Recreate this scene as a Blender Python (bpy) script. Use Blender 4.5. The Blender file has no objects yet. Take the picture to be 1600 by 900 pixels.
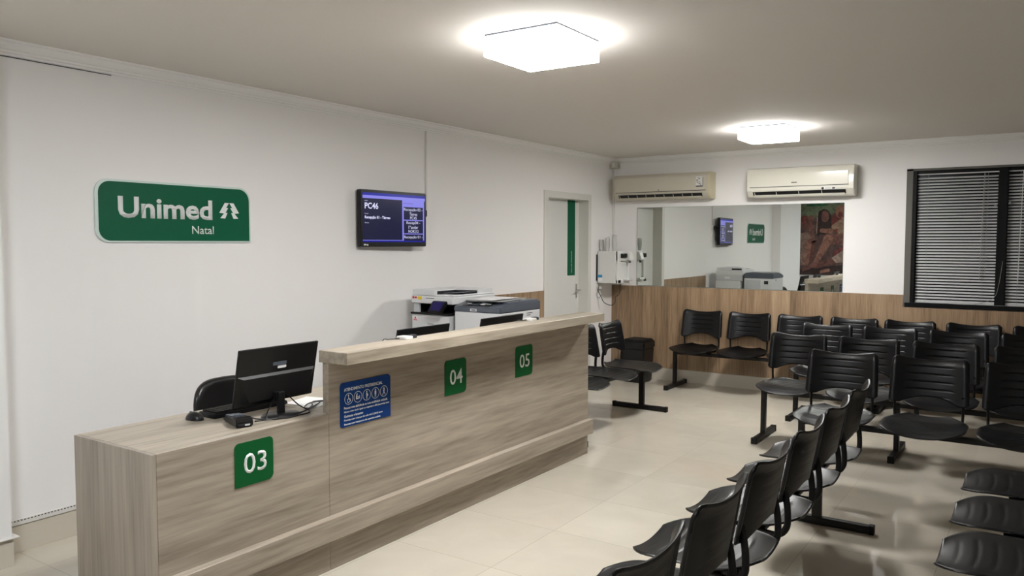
import bpy, bmesh, math, random
from mathutils import Matrix, Vector
random.seed(7)
PI = math.pi
S = bpy.context.scene
COL = S.collection
# ------------------------------------------------------------------ camera, world, exposure
cam_d = bpy.data.cameras.new('camera'); cam = bpy.data.objects.new('camera', cam_d); COL.objects.link(cam)
cam_d.sensor_width = 36.0; cam_d.lens = 36.0 * 1236.94 / 1600.0; cam_d.clip_start = 0.02; cam_d.clip_end = 100
R = Matrix(((0.82860925, -0.03298172, 0.558855), (0.55982539, 0.04615048, -0.8273244), (0.00149516, 0.99838987, 0.05670472)))
cam.matrix_world = Matrix.Translation((0, 0, 1.58)) @ R.to_4x4()
S.camera = cam
W = bpy.data.worlds.new('world'); S.world = W; W.use_nodes = True
W.node_tree.nodes['Background'].inputs[0].default_value = (0.55, 0.62, 0.75, 1)
W.node_tree.nodes['Background'].inputs[1].default_value = 0.02
S.view_settings.view_transform = 'Standard'; S.view_settings.look = 'None'; S.view_settings.gamma = 1
S.view_settings.use_curve_mapping = False
S.view_settings.exposure = 0.0
S.cycles.transparent_max_bounces = 64     # nested clear cups
LAMP_POWER = 107.0            # ceiling lamps
LAMP_COLOR = (1.0, 0.99, 0.975)
ADDED_LAMP_POWER = 90.0       # unseen lamp, added to light the near end
ADDED_LAMP_COLOR = (0.86, 0.92, 1.0)

XL, YB, ZC = -4.297, 8.5, 2.572
XR, YR = 4.6, -2.4          # right and rear walls, out of the frame
XC = -2.82                  # public face of the counter

# ------------------------------------------------------------------ helpers
def lin(c):
    return tuple(((v / 255.0) / 12.92 if v / 255.0 <= 0.04045 else ((v / 255.0 + 0.055) / 1.055) ** 2.4) for v in c[:3]) + (1.0,)

def mat(name, col, rough=0.5, metal=0.0, spec=0.5, emit=None, estr=0.0, alpha=None, trans=0.0, bump=0.0, bscale=200.0):
    m = bpy.data.materials.new(name); m.use_nodes = True
    nt = m.node_tree; b = nt.nodes['Principled BSDF']
    b.inputs['Base Color'].default_value = lin(col); b.inputs['Roughness'].default_value = rough
    b.inputs['Metallic'].default_value = metal; b.inputs['Specular IOR Level'].default_value = spec
    if trans: b.inputs['Transmission Weight'].default_value = trans
    if emit is not None:
        b.inputs['Emission Color'].default_value = lin(emit); b.inputs['Emission Strength'].default_value = estr
    # every material is a node material with a little tonal variation
    g = nt.nodes.new('ShaderNodeNewGeometry'); n = nt.nodes.new('ShaderNodeTexNoise')
    n.inputs['Scale'].default_value = 3.0 if not bump else bscale; n.inputs['Detail'].default_value = 3
    nt.links.new(g.outputs['Position'], n.inputs['Vector'])
    if bump:
        bp = nt.nodes.new('ShaderNodeBump'); bp.inputs['Strength'].default_value = bump; bp.inputs['Distance'].default_value = 0.002
        nt.links.new(n.outputs['Fac'], bp.inputs['Height']); nt.links.new(bp.outputs['Normal'], b.inputs['Normal'])
    else:
        mr = nt.nodes.new('ShaderNodeMapRange'); mr.inputs['To Min'].default_value = max(0.0, rough - 0.03); mr.inputs['To Max'].default_value = min(1, rough + 0.03)
        nt.links.new(n.outputs['Fac'], mr.inputs['Value']); nt.links.new(mr.outputs['Result'], b.inputs['Roughness'])
    return m

def wood(name, cols, scale, rough=0.4, plank=None, spec=0.4, distort=0.6):
    """grain runs along the axis with the smallest scale; plank=(axis, width, amount)"""
    m = bpy.data.materials.new(name); m.use_nodes = True
    nt = m.node_tree; b = nt.nodes['Principled BSDF']; L = nt.links.new; N = nt.nodes.new
    g = N('ShaderNodeNewGeometry')
    vec = g.outputs['Position']
    tone = None
    if plank:
        sp = N('ShaderNodeSeparateXYZ'); L(vec, sp.inputs[0])
        dv = N('ShaderNodeMath'); dv.operation = 'DIVIDE'; dv.inputs[1].default_value = plank[1]; L(sp.outputs[plank[0]], dv.inputs[0])
        fl = N('ShaderNodeMath'); fl.operation = 'FLOOR'; L(dv.outputs[0], fl.inputs[0])
        wn = N('ShaderNodeTexWhiteNoise'); wn.noise_dimensions = '1D'; L(fl.outputs[0], wn.inputs['W'])
        tone = wn.outputs['Value']
        cb = N('ShaderNodeCombineXYZ'); ml = N('ShaderNodeMath'); ml.operation = 'MULTIPLY'; ml.inputs[1].default_value = 13.0; L(tone, ml.inputs[0])
        L(ml.outputs[0], cb.inputs[0]); L(ml.outputs[0], cb.inputs[2])
        ad = N('ShaderNodeVectorMath'); ad.operation = 'ADD'; L(vec, ad.inputs[0]); L(cb.outputs[0], ad.inputs[1]); vec = ad.outputs[0]
    mp = N('ShaderNodeMapping'); mp.inputs['Scale'].default_value = scale; L(vec, mp.inputs['Vector'])
    n1 = N('ShaderNodeTexNoise'); n1.inputs['Scale'].default_value = 1.0; n1.inputs['Detail'].default_value = 7; n1.inputs['Roughness'].default_value = 0.62; n1.inputs['Distortion'].default_value = distort
    L(mp.outputs[0], n1.inputs['Vector'])
    mp2 = N('ShaderNodeMapping'); mp2.inputs['Scale'].default_value = tuple(s * 6 for s in scale); L(vec, mp2.inputs['Vector'])
    n2 = N('ShaderNodeTexNoise'); n2.inputs['Scale'].default_value = 1.0; n2.inputs['Detail'].default_value = 4; L(mp2.outputs[0], n2.inputs['Vector'])
    mx = N('ShaderNodeMix'); mx.data_type = 'FLOAT'; mx.inputs[0].default_value = 0.42; L(n1.outputs['Fac'], mx.inputs[2]); L(n2.outputs['Fac'], mx.inputs[3])
    f = mx.outputs[0]
    if plank:
        a = N('ShaderNodeMath'); a.operation = 'MULTIPLY_ADD'; a.inputs[1].default_value = plank[2]; L(tone, a.inputs[0]); L(f, a.inputs[2])
        s2 = N('ShaderNodeMath'); s2.operation = 'SUBTRACT'; s2.inputs[1].default_value = plank[2] / 2; L(a.outputs[0], s2.inputs[0]); f = s2.outputs[0]
    r = N('ShaderNodeValToRGB'); L(f, r.inputs[0])
    e = r.color_ramp.elements
    e[0].position = 0.30; e[0].color = lin(cols[0]); e[1].position = 0.72; e[1].color = lin(cols[2])
    k = e.new(0.5); k.color = lin(cols[1])
    L(r.outputs[0], b.inputs['Base Color']); b.inputs['Roughness'].default_value = rough; b.inputs['Specular IOR Level'].default_value = spec
    return m

def obj(name, bm, m, parent=None, smooth=False):
    """link a bmesh as ONE mesh object; world-authored meshes are shifted to their root"""
    if parent is not None and parent.name in WORLD:
        bmesh.ops.translate(bm, verts=bm.verts, vec=-WORLD[parent.name])
    bmesh.ops.recalc_face_normals(bm, faces=bm.faces)
    me = bpy.data.meshes.new(name); bm.to_mesh(me); bm.free()
    o = bpy.data.objects.new(name, me); COL.objects.link(o)
    me.materials.append(m)
    if smooth:
        for p in me.polygons: p.use_smooth = True
        if hasattr(me, 'set_sharp_from_angle'): me.set_sharp_from_angle(angle=math.radians(smooth if smooth is not True else 40))
    if parent is not None:
        o.parent = parent
        if parent.name in WORLD: WORLD[o.name] = WORLD[parent.name]
    return o
WORLD = {}
def tag(o, label, cat, group=None):
    o['label'] = label; o['category'] = cat
    if group: o['group'] = group
    return o
def thing(name, label, cat, loc=(0, 0, 0), rotz=0.0, group=None, local=False):
    o = bpy.data.objects.new(name, None); COL.objects.link(o); o.empty_display_size = 0.1
    o.location = loc; o.rotation_euler = (0, 0, rotz); tag(o, label, cat, group)
    if not local: WORLD[o.name] = Vector(loc)
    return o
def struct(name, bm, m, parent=None, smooth=False):
    o = obj(name, bm, m, parent, smooth)
    if parent is None: o['kind'] = 'structure'
    return o
def B(): return bmesh.new()
def box(bm, x0, x1, y0, y1, z0, z1, bev=0.0, seg=2):
    r = bmesh.ops.create_cube(bm, size=1.0); vs = r['verts']
    for v in vs:
        v.co = Vector(((x0 + x1) / 2 + v.co.x * (x1 - x0), (y0 + y1) / 2 + v.co.y * (y1 - y0), (z0 + z1) / 2 + v.co.z * (z1 - z0)))
    if bev > 0:
        es = list({e for v in vs for e in v.link_edges})
        bmesh.ops.bevel(bm, geom=es, offset=bev, segments=seg, affect='EDGES', profile=0.5)
    return bm
def bbox(*a, **k): return box(B(), *a, **k)
def prism(bm, pts, axis, a0, a1, bev=0.0):
    """pts: outline in the two other axes (in xyz order), extruded along axis"""
    def P(p, a):
        c = [p[0], p[1]]; c.insert(axis, a); return Vector(c)
    v0 = [bm.verts.new(P(p, a0)) for p in pts]; v1 = [bm.verts.new(P(p, a1)) for p in pts]
    n = len(pts)
    bm.faces.new(v0); bm.faces.new(list(reversed(v1)))
    for i in range(n): bm.faces.new((v0[i], v1[i], v1[(i + 1) % n], v0[(i + 1) % n]))
    if bev:
        es = [e for v in v0 + v1 for e in v.link_edges if e.is_valid]
        bmesh.ops.bevel(bm, geom=list(set(es)), offset=bev, segments=2, affect='EDGES')
    return bm
def rrect(a0, a1, b0, b1, rads, n=6):
    """rounded rectangle outline; rads for corners (a0b0, a1b0, a1b1, a0b1)"""
    out = []
    for (ca, cb, sa, sb, r, t0) in ((a0, b0, 1, 1, rads[0], PI), (a1, b0, -1, 1, rads[1], 1.5 * PI), (a1, b1, -1, -1, rads[2], 0), (a0, b1, 1, -1, rads[3], 0.5 * PI)):
        if r <= 0: out.append((ca, cb)); continue
        for i in range(n + 1):
            t = t0 + 0.5 * PI * i / n
            out.append((ca + sa * r + r * math.cos(t), cb + sb * r + r * math.sin(t)))
    return out
def tube(bm, pts, r, n=8, ry=None, cap=True):
    """tube along a polyline; r radius (ry: second radius, along the frame's side vector)"""
    pts = [Vector(p) for p in pts]; rings = []
    up = Vector((0, 0, 1)); t0 = (pts[1] - pts[0]).normalized()
    if abs(t0.dot(up)) > 0.9: up = Vector((1, 0, 0))
    side = t0.cross(up).normalized()
    for i, p in enumerate(pts):
        t = (pts[min(i + 1, len(pts) - 1)] - pts[max(i - 1, 0)]).normalized()
        side = (side - t * side.dot(t)).normalized(); nrm = side.cross(t)
        rings.append([bm.verts.new(p + side * math.cos(2 * PI * k / n) * (ry or r) + nrm * math.sin(2 * PI * k / n) * r) for k in range(n)])
    for a, b in zip(rings, rings[1:]):
        for k in range(n): bm.faces.new((a[k], a[(k + 1) % n], b[(k + 1) % n], b[k]))
    if cap: bm.faces.new(rings[0]); bm.faces.new(list(reversed(rings[-1])))
    return bm
def smooth_path(pts, n=6):
    P = [Vector(p) for p in pts]; P = [P[0] * 2 - P[1]] + P + [P[-1] * 2 - P[-2]]; out = []
    for i in range(1, len(P) - 2):
        for k in range(n):
            t = k / n; a, b, c, d = P[i - 1], P[i], P[i + 1], P[i + 2]
            out.append(0.5 * ((2 * b) + (c - a) * t + (2 * a - 5 * b + 4 * c - d) * t * t + (3 * b - a - 3 * c + d) * t ** 3))
    out.append(P[-2]); return out
def lathe(bm, prof, c=(0, 0, 0), n=24, axis=2):
    rings = []
    for (r, h) in prof:
        ring = []
        for k in range(n):
            a = 2 * PI * k / n; q = [r * math.cos(a), r * math.sin(a)]; q.insert(axis, h)
            ring.append(bm.verts.new(Vector(q) + Vector(c)))
        rings.append(ring)
    for a, b in zip(rings, rings[1:]):
        for k in range(n): bm.faces.new((a[k], a[(k + 1) % n], b[(k + 1) % n], b[k]))
    bm.faces.new(rings[0]); bm.faces.new(list(reversed(rings[-1])))
    return bm
def grid_shell(bm, f, nu, nv, thick, g=None):
    """f(u,v)->(point, normal-ish); closed sheet with thickness"""
    A = [[None] * (nv + 1) for _ in range(nu + 1)]; Bk = [[None] * (nv + 1) for _ in range(nu + 1)]
    P = [[f(-1 + 2 * i / nu, j / nv) for j in range(nv + 1)] for i in range(nu + 1)]
    for i in range(nu + 1):
        for j in range(nv + 1):
            du = P[min(i + 1, nu)][j] - P[max(i - 1, 0)][j]; dv = P[i][min(j + 1, nv)] - P[i][max(j - 1, 0)]
            nn = du.cross(dv)
            nn = nn.normalized() if nn.length > 1e-9 else Vector((0, 0, 1))
            A[i][j] = bm.verts.new(P[i][j] + nn * thick / 2); q_ = g(-1 + 2 * i / nu, j / nv) if g else P[i][j]; Bk[i][j] = bm.verts.new(q_ - nn * thick / 2)
    for i in range(nu):
        for j in range(nv):
            bm.faces.new((A[i][j], A[i + 1][j], A[i + 1][j + 1], A[i][j + 1]))
            bm.faces.new((Bk[i][j], Bk[i][j + 1], Bk[i + 1][j + 1], Bk[i + 1][j]))
    def loop(T): return [T[i][0] for i in range(nu)] + [T[nu][j] for j in range(nv)] + [T[i][nv] for i in range(nu, 0, -1)] + [T[0][j] for j in range(nv, 0, -1)]
    idx = [[(i, j) for j in range(nv + 1)] for i in range(nu + 1)]
    la, lb, li = loop(A), loop(Bk), loop(idx); mid = []
    for a, b, (i, j) in zip(la, lb, li):
        ii = 1 if i == 0 else nu - 1 if i == nu else i; jj = 1 if j == 0 else nv - 1 if j == nv else j
        d_ = P[i][j] - P[ii][jj]; d_ = d_.normalized() if d_.length > 1e-9 else Vector((0, 0, 0))
        mid.append(bm.verts.new((a.co + b.co) / 2 + d_ * thick * 0.45))
    m_ = len(la)
    for k in range(m_):
        q = (k + 1) % m_
        bm.faces.new((la[k], mid[k], mid[q], la[q])); bm.faces.new((mid[k], lb[k], lb[q], mid[q]))
    return bm
# text: built once as a mesh and fitted to a box on a plane
PX = Matrix(((0, 0, 1), (1, 0, 0), (0, 1, 0))).to_4x4()      # reads along +y, faces +x
PY = Matrix(((1, 0, 0), (0, 0, -1), (0, 1, 0))).to_4x4()     # reads along +x, faces -y
PV = Matrix(((0, 0, 1), (0, -1, 0), (1, 0, 0))).to_4x4()     # reads upwards, faces +x
def text_bm(body, w, h, M, loc, bold=0.0, depth=0.0006, align='c', shear=0.0):
    cu = bpy.data.curves.new('lettering', 'FONT'); cu.body = body; cu.offset = bold; cu.resolution_u = 3; cu.shear = shear
    ob = bpy.data.objects.new('lettering', cu); COL.objects.link(ob)
    dg = bpy.context.evaluated_depsgraph_get(); dg.update()
    me = bpy.data.meshes.new_from_object(ob.evaluated_get(dg))
    bpy.data.objects.remove(ob); bpy.data.curves.remove(cu)
    bm = B(); bm.from_mesh(me); bpy.data.meshes.remove(me)
    xs = [v.co.x for v in bm.verts]; ys = [v.co.y for v in bm.verts]
    x0, x1, y0, y1 = min(xs), max(xs), min(ys), max(ys)
    sy = h / (y1 - y0); sx = w / (x1 - x0) if w else sy
    for v in bm.verts:
        v.co.x = (v.co.x - (x0 if align == 'l' else (x0 + x1) / 2)) * sx; v.co.y = (v.co.y - (y0 + y1) / 2) * sy; v.co.z = 0
    if depth:
        r = bmesh.ops.extrude_face_region(bm, geom=list(bm.faces))
        bmesh.ops.translate(bm, verts=[e for e in r['geom'] if isinstance(e, bmesh.types.BMVert)], vec=(0, 0, depth))
    bmesh.ops.transform(bm, matrix=Matrix.Translation(loc) @ M, verts=bm.verts)
    return bm
def join(*bms):
    out = bms[0]
    for b in bms[1:]:
        me = bpy.data.meshes.new('t'); b.to_mesh(me); b.free(); out.from_mesh(me); bpy.data.meshes.remove(me)
    return out

# ------------------------------------------------------------------ materials
M_wall = mat('wall_paint', (243, 241, 239), 0.6, spec=0.25, bump=0.05, bscale=60)
M_wallL = M_wall
M_ceil = mat('ceiling_paint', (228, 223, 217), 0.8, spec=0.2, bump=0.05, bscale=40)
M_trim = mat('white_gloss_paint', (222, 220, 214), 0.35)
M_basetile = mat('baseboard_tile', (203, 195, 180), 0.2)
M_white = mat('white_plastic', (225, 225, 222), 0.35)
M_offwhite = mat('aged_white_plastic', (200, 194, 178), 0.4)
M_offside = mat('yellowed_plastic', (206, 197, 168), 0.45)
M_acnew = mat('glossy_white_plastic', (228, 225, 212), 0.15)
M_black = mat('black_plastic', (18, 18, 19), 0.35, spec=0.4)
M_seat = mat('black_polypropylene', (10, 10, 12), 0.36, spec=0.3)
M_steelblk = mat('black_painted_steel', (12, 11, 11), 0.42, spec=0.35)
M_capblk = mat('black_rubber', (20, 18, 16), 0.6, spec=0.3)
M_dark = mat('dark_void', (8, 8, 9), 0.6)
M_green = mat('sign_green', (0, 90, 60), 0.5, spec=0.2)
M_green2 = mat('counter_sign_green', (0, 88, 40), 0.5, spec=0.2)
M_blue = mat('sign_blue', (8, 56, 122), 0.5, spec=0.2)
M_lett = mat('white_lettering', (232, 236, 234), 0.5)
M_acry = mat('pale_acrylic', (212, 228, 222), 0.25)
M_mirror = mat('mirror_silver', (222, 226, 222), 0.01, metal=1.0)
for _n in list(M_mirror.node_tree.nodes):
    if _n.type == 'MAP_RANGE': M_mirror.node_tree.nodes.remove(_n)
M_mirror.node_tree.nodes['Principled BSDF'].inputs['Roughness'].default_value = 0.0
M_mirredge = mat('mirror_edge', (120, 135, 128), 0.3)
M_chrome = mat('brushed_chrome', (190, 190, 188), 0.25, metal=1.0)
M_paper = mat('white_paper', (238, 238, 238), 0.7)
M_grey = mat('slate_grey_plastic', (88, 94, 104), 0.4)
M_prn = mat('printer_white', (222, 223, 224), 0.4)
M_prnbody = mat('printer_light_grey', (205, 207, 210), 0.4)
M_red = mat('red_ink', (190, 40, 50), 0.5)
M_yellow = mat('yellow_ink', (235, 205, 30), 0.5)
M_ink = mat('dark_ink', (40, 42, 48), 0.6)
M_purple_refl = mat('panel_screen', (48, 44, 96), 0.15)  # purple reflection on the black copier panel, put into its base colour
M_labelblue = mat('label_blue', (40, 150, 200), 0.5)
M_frame = mat('black_window_frame', (8, 8, 9), 0.45, spec=0.2)
M_reveal = mat('grey_window_surround', (98, 96, 90), 0.6)
M_slat = mat('grey_blind_slat', (205, 205, 206), 0.45)
M_cord = mat('blind_cord', (150, 150, 150), 0.6)
M_leather = mat('black_leatherette', (20, 20, 21), 0.32, spec=0.5)
M_door = mat('white_door', (222, 222, 218), 0.4)
M_lamp = mat('lamp_diffuser', (255, 255, 252), 0.4)
def emis(m, col, s):
    b = m.node_tree.nodes['Principled BSDF']; b.inputs['Emission Color'].default_value = tuple(col) + (1,); b.inputs['Emission Strength'].default_value = s
emis(M_lamp, LAMP_COLOR, LAMP_POWER)
M_addlamp = mat('added_lamp_diffuser', (255, 255, 252), 0.4); emis(M_addlamp, ADDED_LAMP_COLOR, ADDED_LAMP_POWER)
M_lampside = mat('lamp_side_glass', (255, 255, 252), 0.4); emis(M_lampside, LAMP_COLOR, LAMP_POWER * 0.14)
M_addlampside = mat('added_lamp_side_glass', (255, 255, 252), 0.4); emis(M_addlampside, ADDED_LAMP_COLOR, ADDED_LAMP_POWER * 0.3)
M_glass = mat('night_glass', (8, 9, 11), 0.18, spec=0.3)
M_cup = bpy.data.materials.new('clear_plastic'); M_cup.use_nodes = True
def _cup():
    nt = M_cup.node_tree; nt.nodes.clear(); N = nt.nodes.new; L = nt.links.new
    o = N('ShaderNodeOutputMaterial'); tr = N('ShaderNodeBsdfTransparent'); df = N('ShaderNodeBsdfDiffuse'); tl = N('ShaderNodeBsdfTranslucent'); gl = N('ShaderNodeBsdfGlossy')
    df.inputs[0].default_value = tl.inputs[0].default_value = (0.95, 0.95, 0.93, 1); gl.inputs['Roughness'].default_value = 0.12
    m1 = N('ShaderNodeMixShader'); m2 = N('ShaderNodeMixShader'); m3 = N('ShaderNodeMixShader'); fr = N('ShaderNodeValue'); fr.outputs[0].default_value = 0.05
    L(df.outputs[0], m1.inputs[1]); L(tl.outputs[0], m1.inputs[2])
    m1.inputs[0].default_value = 0.12; m2.inputs[0].default_value = 0.36; L(tr.outputs[0], m2.inputs[1]); L(m1.outputs[0], m2.inputs[2])
    L(fr.outputs[0], m3.inputs[0]); L(m2.outputs[0], m3.inputs[1]); L(gl.outputs[0], m3.inputs[2]); L(m3.outputs[0], o.inputs[0])
_cup()
def screen_mat(name, col, s): return mat(name, (5, 5, 8), 0.2, emit=col, estr=s)
M_scr_navy = screen_mat('screen_navy', (26, 27, 58), 1.0)
M_scr_blue = screen_mat('screen_blue', (26, 34, 150), 1.0)
M_scr_lav = screen_mat('screen_lavender', (134, 132, 228), 1.0)
M_scr_txt = screen_mat('screen_text', (225, 225, 255), 1.0)
CW = ((124, 113, 99), (164, 152, 137), (190, 179, 163))
M_woodY = wood('grey_oak_laminate_along', CW, (7, 0.55, 9))
M_woodZ = wood('grey_oak_laminate_upright', ((128, 117, 104), (158, 147, 133), (178, 167, 152)), (10, 7, 0.45))
M_woodTop = wood('grey_oak_laminate_top', ((138, 127, 111), (177, 166, 149), (200, 189, 172)), (9, 0.55, 7), rough=0.35)
M_oak = wood('warm_oak_panelling', ((112, 91, 70), (156, 130, 102), (182, 157, 128)), (14, 14, 0.7), rough=0.4, plank=(0, 0.185, 0.12))
M_oakL = wood('warm_oak_panelling_side', ((112, 91, 70), (156, 130, 102), (182, 157, 128)), (14, 14, 0.7), rough=0.4, plank=(1, 0.185, 0.12))

def floor_mat():
    m = bpy.data.materials.new('polished_porcelain_tile'); m.use_nodes = True
    nt = m.node_tree; b = nt.nodes['Principled BSDF']; L = nt.links.new; N = nt.nodes.new
    g = N('ShaderNodeNewGeometry'); sp = N('ShaderNodeSeparateXYZ'); L(g.outputs['Position'], sp.inputs[0])
    def M(op, a, c=None, d=None):
        n = N('ShaderNodeMath'); n.operation = op
        for i, v in enumerate((a, c, d)):
            if v is None: continue
            if isinstance(v, (int, float)): n.inputs[i].default_value = v
            else: L(v, n.inputs[i])
        return n.outputs[0]
    cells = []; lines = []
    for ax, off in ((0, 2.2), (1, -3.075)):
        t = M('DIVIDE', M('ADD', sp.outputs[ax], off + 60 * 0.601), 0.601)
        cells.append(M('FLOOR', t)); fr = M('FRACT', t)
        d = M('MINIMUM', fr, M('SUBTRACT', 1.0, fr)); lines.append(d)
    line = M('LESS_THAN', M('MINIMUM', lines[0], lines[1]), 0.0026)
    cb = N('ShaderNodeCombineXYZ'); L(cells[0], cb.inputs[0]); L(cells[1], cb.inputs[1])
    wn = N('ShaderNodeTexWhiteNoise'); wn.noise_dimensions = '3D'; L(cb.outputs[0], wn.inputs['Vector'])
    ns = N('ShaderNodeTexNoise'); ns.inputs['Scale'].default_value = 3.5; ns.inputs['Detail'].default_value = 5; ns.inputs['Distortion'].default_value = 0.8
    ad = N('ShaderNodeVectorMath'); ad.operation = 'MULTIPLY_ADD'; L(wn.outputs['Color'], ad.inputs[0]); ad.inputs[1].default_value = (9, 9, 9); L(g.outputs['Position'], ad.inputs[2])
    L(ad.outputs[0], ns.inputs['Vector'])
    f = M('ADD', M('MULTIPLY', ns.outputs['Fac'], 0.75), M('MULTIPLY', wn.outputs['Value'], 0.25))
    r = N('ShaderNodeValToRGB'); L(f, r.inputs[0]); e = r.color_ramp.elements
    e[0].position = 0.25; e[0].color = lin((197, 189, 174)); e[1].position = 0.75; e[1].color = lin((208, 201, 186))
    mx = N('ShaderNodeMix'); mx.data_type = 'RGBA'; L(line, mx.inputs[0]); L(r.outputs[0], mx.inputs[6]); mx.inputs[7].default_value = lin((150, 140, 124))
    L(mx.outputs[2], b.inputs['Base Color'])
    L(M('MULTIPLY_ADD', line, 0.5, 0.05), b.inputs['Roughness'])
    b.inputs['Specular IOR Level'].default_value = 0.5
    return m
M_floor = floor_mat()

# ------------------------------------------------------------------ the room
struct('floor', bbox(-5.9, XR + 0.1, YR - 0.1, YB + 0.3, -0.1, 0.0), M_floor)
struct('ceiling', bbox(-5.9, XR + 0.1, YR - 0.1, YB + 0.3, ZC, ZC + 0.1), M_ceil)
DY0, DY1, DZ = 7.02, 7.885, 2.06            # door opening in the left wall
bm = B()
ZP = 0.143                                  # the white panelling stops above the tile skirting
box(bm, XL - 0.16, XL, 0.30, DY0, ZP, ZC); box(bm, XL - 0.16, XL, DY1, YB, ZP, ZC); box(bm, XL - 0.16, XL, DY0, DY1, DZ, ZC)
box(bm, XL - 0.16, XL - 0.012, 0.30, DY0, 0, ZP); box(bm, XL - 0.16, XL - 0.012, DY1, YB, 0, ZP)
struct('wall_left', bm, M_wall)
WX0, WX1, WZ0, WZ1 = -1.145, 0.445, 0.972, 2.295   # window opening
bm = B()
box(bm, XL - 0.16, WX0, YB, YB + 0.2, 0, ZC); box(bm, WX1, XR, YB, YB + 0.2, 0, ZC)
box(bm, WX0, WX1, YB, YB + 0.2, 0, WZ0); box(bm, WX0, WX1, YB, YB + 0.2, WZ1, ZC)
struct('wall_back', bm, M_wall)
struct('wall_right', bbox(XR, XR + 0.15, YR, YB, 0, ZC), M_wall)
struct('wall_side', bbox(-5.75, -5.6, YR, 0.45, 0, ZC), M_wall)
struct('wall_corner', bbox(-5.6, XL - 0.16, 0.30, 0.45, 0, ZC), M_wall)
struct('wall_rear', bbox(-5.75, XR, YR - 0.15, YR, 0, ZC), M_wall)
bm = B(); box(bm, XL, -4.142, 0.30, 1.775, 0.14, ZC)
struct('wall_front', bm, M_wall)
# skirting
bm = B(); box(bm, XL - 0.012, XL - 0.002, 1.775, 5.32, 0, 0.141, 0.001, 1); box(bm, XL - 0.012, XL - 0.002, 7.95, 8.5, 0, 0.141, 0.001, 1)
struct('baseboard_left', bm, M_basetile)
struct('baseboard_back', bbox(XL, XR, YB - 0.016, YB, 0, 0.143, 0.002), M_basetile)
bm = B(); box(bm, XL, -4.137, 0.30, 1.78, 0, 0.14, 0.001, 1)
struct('baseboard_front', bm, M_basetile)
# dotted bead along the foot of the white panelling
bd = struct('trim_1', bbox(XL - 0.004, XL + 0.006, 1.775, 5.3, 0.143, 0.172, 0.001, 1), M_trim)
bm = B(); yy = 1.80
while yy < 2.6:
    box(bm, XL + 0.0055, XL + 0.0068, yy, yy + 0.008, 0.163, 0.168); yy += 0.0165
obj('dots', bm, M_dark, bd)
struct('trim_2', bbox(XL, -4.118, 0.30, 1.80, 0.140, 0.146, 0.001, 1), M_trim)
# timber wainscot
bm = B()
box(bm, XL, WX0 - 0.004, YB - 0.012, YB, 0.145, 1.083); box(bm, WX0 - 0.004, WX1 + 0.01, YB - 0.012, YB, 0.145, WZ0 - 0.006); box(bm, WX1 + 0.01, XR, YB - 0.012, YB, 0.145, 1.083)
struct('trim_3', bm, M_oak)
struct('trim_4', bbox(XL, XL + 0.012, 5.34, 6.937, 0.145, 1.09), M_oakL)
# cornices: stepped profile (out from wall, down from ceiling)
prof = [(0, 0), (0.066, 0), (0.066, -0.009), (0.060, -0.013), (0.052, -0.014), (0.046, -0.030), (0.036, -0.042), (0.024, -0.048), (0.024, -0.056), (0.018, -0.060), (0.012, -0.061), (0.011, -0.071), (0, -0.071)]
M_corn = mat('cornice_paint', (243, 242, 239), 0.5)
bm = B(); prism(bm, [(XL + a, ZC + b) for a, b in prof], 1, 1.775, YB); struct('trim_5', bm, M_corn)
bm = B(); prism(bm, [(YB - a, ZC + b) for a, b in prof], 0, XL, XR); struct('trim_6', bm, M_corn)
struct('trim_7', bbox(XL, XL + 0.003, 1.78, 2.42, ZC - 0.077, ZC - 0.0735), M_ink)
# ------------------------------------------------------------------ door in the left wall
d = bpy.data.objects.new('door_1', None); COL.objects.link(d); d.location = (XL, 7.45, 0); d['kind'] = 'structure'; WORLD['door_1'] = Vector(d.location)
bm = B(); xf = XL + 0.012
box(bm, XL - 0.158, xf, 6.938, DY0 + 0.004, 0, 2.125, 0.002, 1); box(bm, XL - 0.158, xf, DY1 - 0.004, 7.945, 0, 2.125, 0.002, 1); box(bm, XL - 0.158, xf, DY0, DY1, DZ - 0.004, 2.125, 0.002, 1)
obj('door_frame', bm, M_trim, d)
lf = obj('leaf', bbox(XL - 0.155, XL - 0.12, DY0, DY1 - 0.003, 0.005, DZ, 0.002, 1), M_door, d)
obj('edge_strip', bbox(XL - 0.12, XL - 0.117, DY1 - 0.05, DY1 - 0.004, 0.005, DZ - 0.004), M_trim, lf)
st = obj('green_strip', prism(B(), rrect(7.637, 7.803, 1.218, DZ - 0.002, (0.012, 0.0, 0, 0)), 0, XL - 0.12, XL - 0.118), M_green, d)
obj('lettering', text_bm('SALA DE CURATIVO', 0.24, 0.016, Matrix(((0, 0, 1), (0, -1, 0), (1, 0, 0))).to_4x4(), (XL - 0.1178, 7.725, 1.37)), M_lett, st)
bm = B(); box(bm, XL - 0.12, XL - 0.112, 7.822, 7.852, 0.96, 1.12, 0.003)
tube(bm, smooth_path([(XL - 0.115, 7.837, 1.05), (XL - 0.07, 7.837, 1.05), (XL - 0.06, 7.825, 1.05), (XL - 0.06, 7.73, 1.045)]), 0.009)
obj('handle', bm, M_chrome, d, True)

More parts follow.
